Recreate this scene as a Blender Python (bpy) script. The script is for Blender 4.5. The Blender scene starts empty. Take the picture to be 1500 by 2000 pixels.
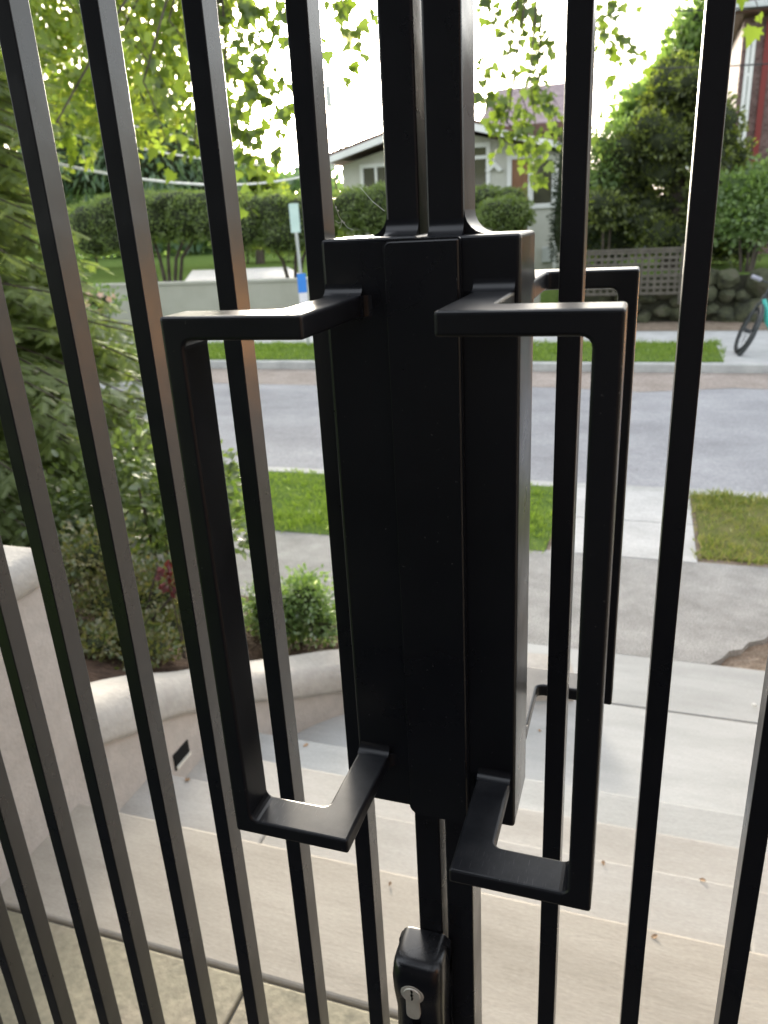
import bpy, bmesh, math, random
import numpy as np
from mathutils import Vector, Matrix, noise as mnoise
random.seed(7); rng = np.random.default_rng(7)
scn = bpy.context.scene
COL = scn.collection
R = math.radians

# ------------------------------------------------------------------ camera
YAW, PITCH, ROLL, FPX = R(19.218), R(20.959), R(-3.152), 1502.0
CAM = Vector((0.0, -0.41, 1.5))
_f = Vector((-math.sin(YAW)*math.cos(PITCH), math.cos(YAW)*math.cos(PITCH), -math.sin(PITCH)))
_r0 = Vector((math.cos(YAW), math.sin(YAW), 0)); _u0 = _r0.cross(_f)
_r = math.cos(ROLL)*_r0 + math.sin(ROLL)*_u0
_u = -math.sin(ROLL)*_r0 + math.cos(ROLL)*_u0
cam_d = bpy.data.cameras.new("camera"); cam = bpy.data.objects.new("camera", cam_d); COL.objects.link(cam)
cam.matrix_world = Matrix(((_r.x, _u.x, -_f.x, CAM.x), (_r.y, _u.y, -_f.y, CAM.y), (_r.z, _u.z, -_f.z, CAM.z), (0, 0, 0, 1)))
cam_d.sensor_fit = 'VERTICAL'; cam_d.sensor_height = 36.0; cam_d.sensor_width = 27.0
cam_d.lens = FPX/2000*36.0
cam_d.clip_start = 0.02; cam_d.clip_end = 2000
cam_d.dof.use_dof = True; cam_d.dof.focus_distance = 0.46; cam_d.dof.aperture_fstop = 15.0
scn.camera = cam

def at(px, py, Y):
    """photo ray through (px,py) met with the upright plane at distance Y from the gate"""
    d = (px-750)/FPX*_r - (py-1000)/FPX*_u + _f
    return CAM + d*((Y-CAM.y)/d.y)

# ------------------------------------------------------------------ world, sun, exposure
SUN_EL, SUN_AZ = R(9.0), R(-24.0)          # azimuth from +Y, negative = to the left
w = bpy.data.worlds.new("World"); scn.world = w; w.use_nodes = True
nt = w.node_tree; nt.nodes.clear()
sky = nt.nodes.new('ShaderNodeTexSky'); sky.sky_type = 'NISHITA'; sky.sun_disc = False
sky.sun_elevation = SUN_EL; sky.sun_rotation = SUN_AZ
sky.air_density = 1.0; sky.dust_density = 3.0; sky.ozone_density = 1.0
hsv = nt.nodes.new('ShaderNodeHueSaturation'); hsv.inputs['Saturation'].default_value = 0.45
bg = nt.nodes.new('ShaderNodeBackground'); bg.inputs['Strength'].default_value = 0.15
wo = nt.nodes.new('ShaderNodeOutputWorld')
veil = nt.nodes.new('ShaderNodeMix'); veil.data_type = 'RGBA'; veil.blend_type = 'ADD'; veil.inputs[0].default_value = 1.0; veil.inputs[7].default_value = (1.30, 1.32, 1.36, 1)   # thin even cloud
nt.links.new(sky.outputs[0], hsv.inputs['Color']); nt.links.new(hsv.outputs[0], veil.inputs[6]); nt.links.new(veil.outputs[2], bg.inputs[0]); nt.links.new(bg.outputs[0], wo.inputs[0])
sd = bpy.data.lights.new("sun", 'SUN'); sd.energy = 3.2; sd.angle = R(10); sd.color = (1.0, 0.90, 0.74)
so = bpy.data.objects.new("sun", sd); COL.objects.link(so)
sdir = Vector((math.sin(SUN_AZ)*math.cos(SUN_EL), math.cos(SUN_AZ)*math.cos(SUN_EL), math.sin(SUN_EL)))
so.rotation_euler = sdir.to_track_quat('Z', 'Y').to_euler(); so.location = (-3, 8, 12)
scn.view_settings.view_transform = 'Standard'; scn.view_settings.look = 'None'
scn.view_settings.exposure = 1.92; scn.view_settings.gamma = 1.0
scn.cycles.use_denoising = True
scn.cycles.max_bounces = 8; scn.cycles.transparent_max_bounces = 8

# ------------------------------------------------------------------ materials
def new_mat(name):
    m = bpy.data.materials.new(name); m.use_nodes = True; n = m.node_tree.nodes; n.clear()
    out = n.new('ShaderNodeOutputMaterial'); return m, n, m.node_tree.links, out
ALBEDO = dict(lamp_warmed_limestone=.80, pale_limestone=.82, grey_limestone=.84, cleft_flagstone=.86, painted_stucco=.98, cast_coping=.84, street_asphalt=.84, sandy_roadside=.72, exposed_asphalt=.84, walk_concrete=.86, kerb_concrete=.88)   # scaled down to balance the higher exposure
def mat(name, c1, c2=None, scale=8, rough=0.8, bump=0.0, bscale=None, detail=6, spec=0.3, metal=0.0, c3=None, lo=0.35, hi=0.65, dist=0.02, fine=None, aniso=None, island=0.0):
    k_ = ALBEDO.get(name, 1.0); c1 = tuple(v*k_ for v in c1); c2 = c2 and tuple(v*k_ for v in c2); c3 = c3 and tuple(v*k_ for v in c3)
    m, n, l, out = new_mat(name)
    b = n.new('ShaderNodeBsdfPrincipled'); l.new(b.outputs[0], out.inputs[0])
    b.inputs['Roughness'].default_value = rough; b.inputs['Specular IOR Level'].default_value = spec; b.inputs['Metallic'].default_value = metal
    tc = n.new('ShaderNodeTexCoord'); vec = tc.outputs['Object']
    if aniso:
        mp = n.new('ShaderNodeMapping'); mp.inputs['Scale'].default_value = aniso; l.new(vec, mp.inputs[0]); vec = mp.outputs[0]
    if c2 is not None:
        nz = n.new('ShaderNodeTexNoise'); nz.inputs['Scale'].default_value = scale; nz.inputs['Detail'].default_value = detail; nz.inputs['Roughness'].default_value = 0.65
        l.new(vec, nz.inputs['Vector'])
        cr = n.new('ShaderNodeValToRGB'); l.new(nz.outputs[0], cr.inputs[0])
        cr.color_ramp.elements[0].position = lo; cr.color_ramp.elements[0].color = (*c1, 1)
        cr.color_ramp.elements[1].position = hi; cr.color_ramp.elements[1].color = (*c2, 1)
        if c3 is not None:
            e = cr.color_ramp.elements.new((lo+hi)/2); e.color = (*c3, 1)
        col = cr.outputs[0]
        if fine:   # fine grain on top
            nf = n.new('ShaderNodeTexNoise'); nf.inputs['Scale'].default_value = fine[0]; nf.inputs['Detail'].default_value = 3
            l.new(vec, nf.inputs['Vector'])
            cf = n.new('ShaderNodeValToRGB'); l.new(nf.outputs[0], cf.inputs[0])
            cf.color_ramp.elements[0].position = 0.3; cf.color_ramp.elements[1].position = 0.7
            a = 1-fine[1]; cf.color_ramp.elements[0].color = (a, a, a, 1); a = 1+fine[1]; cf.color_ramp.elements[1].color = (a, a, a, 1)
            mx = n.new('ShaderNodeMix'); mx.data_type = 'RGBA'; mx.blend_type = 'MULTIPLY'; mx.inputs[0].default_value = 1
            l.new(col, mx.inputs[6]); l.new(cf.outputs[0], mx.inputs[7]); col = mx.outputs[2]
        if island:   # every slab its own tone
            ge = n.new('ShaderNodeNewGeometry'); mi = n.new('ShaderNodeMapRange'); mi.inputs[3].default_value = 1-island; mi.inputs[4].default_value = 1+island*.6
            l.new(ge.outputs['Random Per Island'], mi.inputs[0])
            mz = n.new('ShaderNodeMix'); mz.data_type = 'RGBA'; mz.blend_type = 'MULTIPLY'; mz.inputs[0].default_value = 1
            l.new(col, mz.inputs[6]); l.new(mi.outputs[0], mz.inputs[7]); col = mz.outputs[2]
        l.new(col, b.inputs['Base Color'])
    else:
        b.inputs['Base Color'].default_value = (*c1, 1)
    if bump:
        nb = n.new('ShaderNodeTexNoise'); nb.inputs['Scale'].default_value = bscale or scale*6; nb.inputs['Detail'].default_value = 5
        l.new(vec, nb.inputs['Vector'])
        bp = n.new('ShaderNodeBump'); bp.inputs['Strength'].default_value = bump; bp.inputs['Distance'].default_value = dist
        l.new(nb.outputs[0], bp.inputs['Height']); l.new(bp.outputs[0], b.inputs['Normal'])
    return m
def leafmat(name, cols, trans=0.5, rough=0.5, gloss=0.06, tcol=None):
    """thin leaves: light passes through; each leaf (mesh island) takes its own colour"""
    m, n, l, out = new_mat(name)
    geo = n.new('ShaderNodeNewGeometry')
    cr = n.new('ShaderNodeValToRGB'); l.new(geo.outputs['Random Per Island'], cr.inputs[0])
    els = cr.color_ramp.elements
    for i, c in enumerate(cols):
        p = i/(len(cols)-1)
        e = els[0] if i == 0 else (els[1] if i == len(cols)-1 else els.new(p))
        e.position = p; e.color = (*c, 1)
    d = n.new('ShaderNodeBsdfDiffuse'); l.new(cr.outputs[0], d.inputs[0])
    t = n.new('ShaderNodeBsdfTranslucent')
    tm = n.new('ShaderNodeMix'); tm.data_type = 'RGBA'; tm.blend_type = 'MULTIPLY'; tm.inputs[0].default_value = 1
    tm.inputs[7].default_value = (*(tcol or (1.6, 1.7, 0.7)), 1)
    l.new(cr.outputs[0], tm.inputs[6]); l.new(tm.outputs[2], t.inputs[0])
    mx = n.new('ShaderNodeMixShader'); mx.inputs[0].default_value = trans
    l.new(d.outputs[0], mx.inputs[1]); l.new(t.outputs[0], mx.inputs[2])
    g = n.new('ShaderNodeBsdfGlossy'); g.inputs['Roughness'].default_value = rough
    m2 = n.new('ShaderNodeMixShader'); m2.inputs[0].default_value = gloss
    l.new(mx.outputs[0], m2.inputs[1]); l.new(g.outputs[0], m2.inputs[2]); l.new(m2.outputs[0], out.inputs[0])
    return m

def paint_black(name, base=0.0085, rough=0.29, dust=0.0, scratch=0.0):
    m, n, l, out = new_mat(name)
    b = n.new('ShaderNodeBsdfPrincipled'); l.new(b.outputs[0], out.inputs[0])
    tc = n.new('ShaderNodeTexCoord')
    nz = n.new('ShaderNodeTexNoise'); nz.inputs['Scale'].default_value = 14; nz.inputs['Detail'].default_value = 8; l.new(tc.outputs['Object'], nz.inputs['Vector'])
    mr = n.new('ShaderNodeMapRange'); mr.inputs[1].default_value = 0.3; mr.inputs[2].default_value = 0.7
    mr.inputs[3].default_value = rough-0.06; mr.inputs[4].default_value = rough+0.10; l.new(nz.outputs[0], mr.inputs[0]); l.new(mr.outputs[0], b.inputs['Roughness'])
    b.inputs['Specular IOR Level'].default_value = 0.68
    # specks of dust and pale scuffs in the paint
    v = n.new('ShaderNodeTexNoise'); v.inputs['Scale'].default_value = 420; v.inputs['Detail'].default_value = 2; l.new(tc.outputs['Object'], v.inputs['Vector'])
    cr = n.new('ShaderNodeValToRGB'); cr.color_ramp.elements[0].position = 0.735-dust*0.05; cr.color_ramp.elements[1].position = 0.80
    cr.color_ramp.elements[0].color = (base*.86, base*.98, base*1.35, 1); cr.color_ramp.elements[1].color = (0.12, 0.12, 0.115, 1)
    l.new(v.outputs[0], cr.inputs[0])
    col = cr.outputs[0]
    if scratch:
        # hairline scratches and settled dust, only on the upward ledges that hands and weather reach
        ge = n.new('ShaderNodeNewGeometry'); sx = n.new('ShaderNodeSeparateXYZ'); l.new(ge.outputs['True Normal'], sx.inputs[0])
        up_ = n.new('ShaderNodeMapRange'); up_.inputs[1].default_value = 0.75; up_.inputs[2].default_value = 0.98; l.new(sx.outputs[2], up_.inputs[0])
        wear = n.new('ShaderNodeTexNoise'); wear.inputs['Scale'].default_value = 26; wear.inputs['Detail'].default_value = 2; l.new(tc.outputs['Object'], wear.inputs['Vector'])
        wr = n.new('ShaderNodeMapRange'); wr.inputs[1].default_value = 0.48; wr.inputs[2].default_value = 0.66; l.new(wear.outputs[0], wr.inputs[0])
        wu = n.new('ShaderNodeMath'); wu.operation = 'MULTIPLY'; l.new(up_.outputs[0], wu.inputs[0]); l.new(wr.outputs[0], wu.inputs[1])
        acc = None
        for rz_, sc in ((0.7, (1500, 95, 300)), (2.1, (1800, 120, 300)), (-0.5, (1600, 105, 300)), (1.5, (1700, 140, 300))):
            mp = n.new('ShaderNodeMapping'); mp.inputs['Scale'].default_value = sc; mp.inputs['Rotation'].default_value = (0, 0, rz_)
            l.new(tc.outputs['Object'], mp.inputs[0])
            s_ = n.new('ShaderNodeTexNoise'); s_.inputs['Scale'].default_value = 1.0; s_.inputs['Detail'].default_value = 0; l.new(mp.outputs[0], s_.inputs['Vector'])
            sr = n.new('ShaderNodeMapRange'); sr.inputs[1].default_value = 0.765; sr.inputs[2].default_value = 0.83; sr.inputs[4].default_value = scratch; l.new(s_.outputs[0], sr.inputs[0])
            if acc is None: acc = sr.outputs[0]
            else:
                ad = n.new('ShaderNodeMath'); ad.operation = 'MAXIMUM'; l.new(acc, ad.inputs[0]); l.new(sr.outputs[0], ad.inputs[1]); acc = ad.outputs[0]
        dn = n.new('ShaderNodeTexNoise'); dn.inputs['Scale'].default_value = 32; dn.inputs['Detail'].default_value = 7; dn.inputs['Roughness'].default_value = .7; l.new(tc.outputs['Object'], dn.inputs['Vector'])
        dr = n.new('ShaderNodeMapRange'); dr.inputs[1].default_value = 0.40; dr.inputs[2].default_value = 0.75; dr.inputs[4].default_value = 0.028; l.new(dn.outputs[0], dr.inputs[0])
        m1 = n.new('ShaderNodeMath'); m1.operation = 'MULTIPLY'; l.new(wu.outputs[0], m1.inputs[0]); l.new(acc, m1.inputs[1])
        m2 = n.new('ShaderNodeMath'); m2.operation = 'MULTIPLY_ADD'; l.new(up_.outputs[0], m2.inputs[0]); l.new(dr.outputs[0], m2.inputs[1]); l.new(m1.outputs[0], m2.inputs[2])
        mx = n.new('ShaderNodeMix'); mx.data_type = 'RGBA'; mx.blend_type = 'ADD'; mx.inputs[0].default_value = 1
        l.new(col, mx.inputs[6]); l.new(m2.outputs[0], mx.inputs[7]); col = mx.outputs[2]
    l.new(col, b.inputs['Base Color'])
    nb = n.new('ShaderNodeTexNoise'); nb.inputs['Scale'].default_value = 95; nb.inputs['Detail'].default_value = 4; l.new(tc.outputs['Object'], nb.inputs['Vector'])
    bp = n.new('ShaderNodeBump'); bp.inputs['Strength'].default_value = 0.10; bp.inputs['Distance'].default_value = 0.0006
    l.new(nb.outputs[0], bp.inputs['Height'])
    nw = n.new('ShaderNodeTexNoise'); nw.inputs['Scale'].default_value = 16; nw.inputs['Detail'].default_value = 2; l.new(tc.outputs['Object'], nw.inputs['Vector'])
    bw_ = n.new('ShaderNodeBump'); bw_.inputs['Strength'].default_value = 0.35; bw_.inputs['Distance'].default_value = 0.0035
    l.new(nw.outputs[0], bw_.inputs['Height']); l.new(bp.outputs[0], bw_.inputs['Normal']); l.new(bw_.outputs[0], b.inputs['Normal'])
    return m

M = {}
M['black'] = paint_black('black_gate_paint')
M['black_h'] = paint_black('black_handle_paint', base=0.0085, rough=0.34, dust=0.0, scratch=0.06)
M['lockcase'] = paint_black('lock_case_paint', base=0.007, rough=0.28, dust=0.1, scratch=0.06)
M['steel'] = mat('brushed_nickel', (0.68, 0.66, 0.58), (0.80, 0.78, 0.70), 60, rough=0.38, metal=0.2, bump=0.05)
M['dark'] = mat('dark_hole', (0.004, 0.004, 0.004), rough=0.9)
M['stone_near'] = mat('lamp_warmed_limestone', (0.40, 0.36, 0.30), (0.52, 0.475, 0.405), 2.2, rough=0.8, bump=0.2, bscale=40, dist=0.003, c3=(0.47, 0.425, 0.36), fine=(105, 0.09), island=.06, aniso=(0.8, 3.2, 1))  # warm tint of the lamp light put into the stone colour
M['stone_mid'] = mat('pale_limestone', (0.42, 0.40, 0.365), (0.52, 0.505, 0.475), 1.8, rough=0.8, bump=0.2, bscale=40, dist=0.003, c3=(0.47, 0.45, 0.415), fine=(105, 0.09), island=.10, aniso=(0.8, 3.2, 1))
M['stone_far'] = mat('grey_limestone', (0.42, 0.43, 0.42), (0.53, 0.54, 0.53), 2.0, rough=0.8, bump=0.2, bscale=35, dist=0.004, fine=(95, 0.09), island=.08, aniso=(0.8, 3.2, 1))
M['flag'] = mat('cleft_flagstone', (0.25, 0.235, 0.165), (0.40, 0.335, 0.26), 1.8, rough=0.75, bump=0.6, bscale=11, dist=0.015, c3=(0.35, 0.315, 0.225), fine=(60, 0.16), lo=.3, hi=.7)
M['grout'] = mat('dark_grout', (0.10, 0.09, 0.08), (0.16, 0.15, 0.13), 20, rough=0.95)
M['grout_l'] = mat('grey_grout', (0.30, 0.29, 0.27), (0.40, 0.39, 0.37), 20, rough=0.95)
M['stucco'] = mat('painted_stucco', (0.43, 0.39, 0.355), (0.50, 0.465, 0.43), 2.2, rough=0.9, bump=0.45, bscale=90, dist=0.005, fine=(24, 0.07), lo=.3, hi=.7)
M['coping'] = mat('cast_coping', (0.36, 0.335, 0.30), (0.53, 0.505, 0.465), 3.2, rough=0.85, bump=0.45, bscale=70, dist=0.006, fine=(40, 0.08), lo=.2, hi=.75)
M['sidewalk'] = mat('exposed_asphalt', (0.27, 0.265, 0.255), (0.40, 0.395, 0.38), 5, rough=0.85, bump=0.5, bscale=130, dist=0.01, fine=(120, 0.38))
M['road'] = mat('street_asphalt', (0.27, 0.27, 0.285), (0.43, 0.43, 0.445), 1.1, rough=0.85, bump=0.3, bscale=90, dist=0.01, fine=(80, 0.22), aniso=(0.6, 1, 1), lo=.3, hi=.68, spec=0.12)
M['roadside'] = mat('sandy_roadside', (0.35, 0.295, 0.255), (0.50, 0.43, 0.385), 1.6, rough=0.9, bump=0.3, bscale=80, fine=(40, 0.25))
M['kerb'] = mat('kerb_concrete', (0.40, 0.40, 0.39), (0.52, 0.52, 0.50), 4, rough=0.85, bump=0.2, fine=(50, 0.12))
M['walk'] = mat('walk_concrete', (0.46, 0.46, 0.45), (0.58, 0.58, 0.57), 3, rough=0.8, bump=0.2, fine=(60, 0.10))
M['turf'] = mat('turf_base', (0.09, 0.14, 0.035), (0.14, 0.19, 0.06), 6, rough=1.0, spec=0.0, bump=0.4, c3=(0.11, 0.165, 0.045))
M['turf_dry'] = mat('dry_turf_base', (0.10, 0.12, 0.04), (0.17, 0.16, 0.07), 6, rough=1.0, spec=0.0, bump=0.4)
M['blade'] = leafmat('grass_blade', [(0.12, 0.20, 0.03), (0.19, 0.29, 0.05), (0.26, 0.34, 0.09)], 0.45, gloss=0.03)
M['blade_dry'] = leafmat('dry_grass_blade', [(0.13, 0.20, 0.04), (0.20, 0.27, 0.07), (0.33, 0.30, 0.14)], 0.4, gloss=0.03)
M['soil'] = mat('bark_soil', (0.035, 0.020, 0.013), (0.10, 0.062, 0.042), 14, rough=1.0, bump=0.9, bscale=30, dist=0.05)
M['dirt'] = mat('dry_dirt', (0.16, 0.12, 0.085), (0.30, 0.24, 0.185), 9, rough=1.0, bump=0.7, bscale=45, fine=(90, 0.3))
M['bark'] = mat('grey_bark', (0.045, 0.036, 0.028), (0.11, 0.09, 0.075), 9, rough=0.95, bump=0.8, bscale=20, aniso=(1, 1, 0.3))
M['maple'] = leafmat('maple_leaf', [(0.07, 0.12, 0.02), (0.11, 0.19, 0.025), (0.17, 0.25, 0.035), (0.08, 0.13, 0.02)], 0.55, gloss=0.05, tcol=(1.9, 1.7, 0.7))
M['yellowleaf'] = leafmat('yellow_green_leaf', [(0.17, 0.22, 0.035), (0.30, 0.32, 0.05), (0.46, 0.38, 0.07), (0.15, 0.24, 0.05)], 0.55, gloss=0.05, tcol=(2.0, 1.8, 0.9))
M['hemlock'] = leafmat('hemlock_needle', [(0.17, 0.21, 0.085), (0.26, 0.30, 0.125), (0.38, 0.40, 0.18), (0.20, 0.25, 0.11)], 0.55, gloss=0.05, rough=0.45)
M['bluefir'] = leafmat('blue_green_needle', [(0.08, 0.15, 0.10), (0.14, 0.23, 0.15), (0.20, 0.28, 0.16)], 0.5)
M['rhodo'] = leafmat('glossy_shrub_leaf', [(0.065, 0.10, 0.035), (0.105, 0.155, 0.055), (0.17, 0.225, 0.085)], 0.35, gloss=0.09, rough=0.36)
M['azalea'] = leafmat('azalea_leaf', [(0.10, 0.15, 0.045), (0.16, 0.225, 0.065), (0.23, 0.295, 0.09), (0.25, 0.215, 0.095)], 0.45, gloss=0.09, rough=0.4)
M['boxleaf'] = leafmat('box_shrub_leaf', [(0.10, 0.18, 0.05), (0.17, 0.28, 0.09), (0.26, 0.36, 0.15)], 0.45, gloss=0.12, rough=0.4)
M['redleaf'] = leafmat('dark_red_leaf', [(0.10, 0.015, 0.02), (0.16, 0.03, 0.035)], 0.3)
M['pinkpetal'] = leafmat('pink_petal', [(0.55, 0.08, 0.12), (0.62, 0.22, 0.22), (0.7, 0.5, 0.48)], 0.4)
M['hedge'] = leafmat('clipped_hedge_leaf', [(0.09, 0.14, 0.04), (0.16, 0.23, 0.06), (0.25, 0.32, 0.10)], 0.45)
M['hinoki'] = leafmat('golden_cypress_leaf', [(0.02, 0.037, 0.013), (0.036, 0.062, 0.017), (0.024, 0.044, 0.015), (0.06, 0.095, 0.023), (0.036, 0.06, 0.016), (0.21, 0.25, 0.05)], 0.40)
M['yew'] = leafmat('dark_yew_leaf', [(0.015, 0.03, 0.012), (0.03, 0.055, 0.02)], 0.25)
M['freshleaf'] = leafmat('fresh_green_leaf', [(0.10, 0.17, 0.055), (0.17, 0.26, 0.09), (0.24, 0.33, 0.13)], 0.5)
M['hcore'] = mat('crown_core', (0.022, 0.028, 0.014), (0.045, 0.055, 0.026), 8, rough=1.0)
M['housewall'] = mat('grey_green_render', (0.52, 0.515, 0.455), (0.58, 0.575, 0.515), 2, rough=0.9, bump=0.1)
M['white'] = mat('white_joinery', (0.74, 0.74, 0.72), (0.80, 0.80, 0.78), 4, rough=0.5)
M['glassdark'] = mat('window_glass', (0.05, 0.05, 0.035), (0.09, 0.085, 0.06), 1.2, rough=0.08, spec=0.6)
M['door'] = mat('orange_timber', (0.20, 0.095, 0.05), (0.29, 0.145, 0.08), 3, rough=0.5, aniso=(3, 3, 0.4))
M['rtile'] = mat('plum_roof_tile', (0.19, 0.14, 0.15), (0.33, 0.255, 0.27), 5, rough=0.7, bump=0.5, bscale=8, fine=(14, 0.25))
M['fascia_brown'] = mat('brown_gutter', (0.11, 0.055, 0.045), (0.15, 0.08, 0.065), 4, rough=0.5)
M['lattice'] = mat('weathered_lattice', (0.085, 0.076, 0.062), (0.135, 0.12, 0.10), 6, rough=0.9)
M['concwall'] = mat('grey_wall_paint', (0.38, 0.37, 0.32), (0.44, 0.43, 0.38), 1.2, rough=0.9, bump=0.1)
M['rock'] = mat('mossy_boulder', (0.03, 0.032, 0.022), (0.09, 0.085, 0.06), 3.0, rough=0.95, bump=0.6, bscale=10, dist=0.05, c3=(0.07, 0.075, 0.042))
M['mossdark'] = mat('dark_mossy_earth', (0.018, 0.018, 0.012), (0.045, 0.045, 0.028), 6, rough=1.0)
M['galv'] = mat('galvanised_post', (0.45, 0.47, 0.46), (0.55, 0.57, 0.56), 12, rough=0.5, metal=0.4)
M['sign_pale'] = mat('pale_sign_paint', (0.50, 0.66, 0.62), (0.58, 0.73, 0.69), 8, rough=0.5)
M['sign_blue'] = mat('blue_sign_paint', (0.05, 0.24, 0.72), rough=0.45)
M['sign_white'] = mat('white_sign_paint', (0.75, 0.73, 0.78), rough=0.5)
M['cable'] = mat('pale_cable', (0.82, 0.82, 0.82), (0.88, 0.88, 0.86), 5, rough=0.6)
M['wire'] = mat('dark_wire', (0.05, 0.05, 0.05), rough=0.6)
M['rubber'] = mat('black_rubber', (0.018, 0.019, 0.02), rough=0.8)
M['scootblack'] = mat('scooter_black', (0.035, 0.04, 0.042), (0.06, 0.065, 0.068), 15, rough=0.45)
M['teal'] = mat('teal_paint', (0.05, 0.42, 0.36), rough=0.35, spec=0.5)
M['grip'] = mat('grey_lilac_grip', (0.30, 0.30, 0.36), (0.38, 0.38, 0.44), 20, rough=0.6)
M['dryleaf'] = mat('dry_leaf', (0.30, 0.19, 0.11), (0.46, 0.32, 0.20), 30, rough=0.8)
M['pebble'] = mat('white_pebble', (0.72, 0.71, 0.68), rough=0.7)
M['silk'] = mat('spider_silk', (0.75, 0.75, 0.72), rough=0.4)
M['shadedark'] = mat('dark_shade_boards', (0.016, 0.018, 0.024), (0.026, 0.028, 0.036), 3, rough=0.7)  # shade behind the gate put into the colour
M['reflectbrown'] = mat('brown_reflector_boards', (0.10, 0.06, 0.042), (0.17, 0.105, 0.075), 3, rough=0.6, aniso=(0.4, 5, 5))  # brown tone for the added side reflector
M['redtrim'] = mat('red_trim', (0.20, 0.035, 0.03), rough=0.6)
def brick_mat():
    m, n, l, out = new_mat('dark_brick')
    b = n.new('ShaderNodeBsdfPrincipled'); b.inputs['Roughness'].default_value = 0.9; l.new(b.outputs[0], out.inputs[0])
    tc = n.new('ShaderNodeTexCoord'); mp = n.new('ShaderNodeMapping'); mp.inputs['Rotation'].default_value = (R(90), 0, 0); l.new(tc.outputs['Object'], mp.inputs[0])
    br = n.new('ShaderNodeTexBrick'); br.inputs['Color1'].default_value = (0.10, 0.052, 0.045, 1); br.inputs['Color2'].default_value = (0.19, 0.115, 0.105, 1)
    br.inputs['Mortar'].default_value = (0.24, 0.21, 0.195, 1); br.inputs['Scale'].default_value = 4.4; br.inputs['Mortar Size'].default_value = 0.016
    l.new(mp.outputs[0], br.inputs[0]); l.new(br.outputs[0], b.inputs['Base Color']); return m
M['brick'] = brick_mat()
def emit(name, c, s):
    m, n, l, out = new_mat(name); e = n.new('ShaderNodeEmission'); e.inputs[0].default_value = (*c, 1); e.inputs[1].default_value = s; l.new(e.outputs[0], out.inputs[0]); return m
M['lampdim'] = emit('dim_lamp_glass', (1.0, 0.46, 0.16), 4.0)
M['lampglass'] = emit('lit_lamp_glass', (1.0, 0.44, 0.13), 9.5)

# ------------------------------------------------------------------ helpers
def tag(o, label=None, cat=None, group=None, kind=None):
    if label: o['label'] = label
    if cat: o['category'] = cat
    if group: o['group'] = group
    if kind: o['kind'] = kind
    return o
def empty(name, loc=(0, 0, 0), rz=0.0):
    o = bpy.data.objects.new(name, None); o.empty_display_size = 0.1; o.location = loc; o.rotation_euler = (0, 0, rz); COL.objects.link(o); return o
def link(name, me, m, parent=None, smooth=False):
    o = bpy.data.objects.new(name, me)
    for mm in (m if isinstance(m, (list, tuple)) else [m]): me.materials.append(mm)
    if smooth:
        me.polygons.foreach_set('use_smooth', [True]*len(me.polygons))
    COL.objects.link(o)
    if parent is not None: o.parent = parent
    return o
def from_bm(name, bm, m, parent=None, smooth=False):
    bmesh.ops.recalc_face_normals(bm, faces=bm.faces[:])
    if smooth:
        for e in bm.edges: e.smooth = not (len(e.link_faces) == 2 and e.calc_face_angle() > 0.75)
    me = bpy.data.meshes.new(name); bm.to_mesh(me); bm.free()
    return link(name, me, m, parent, smooth)
def struct(o): o['kind'] = 'structure'; return o

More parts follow.
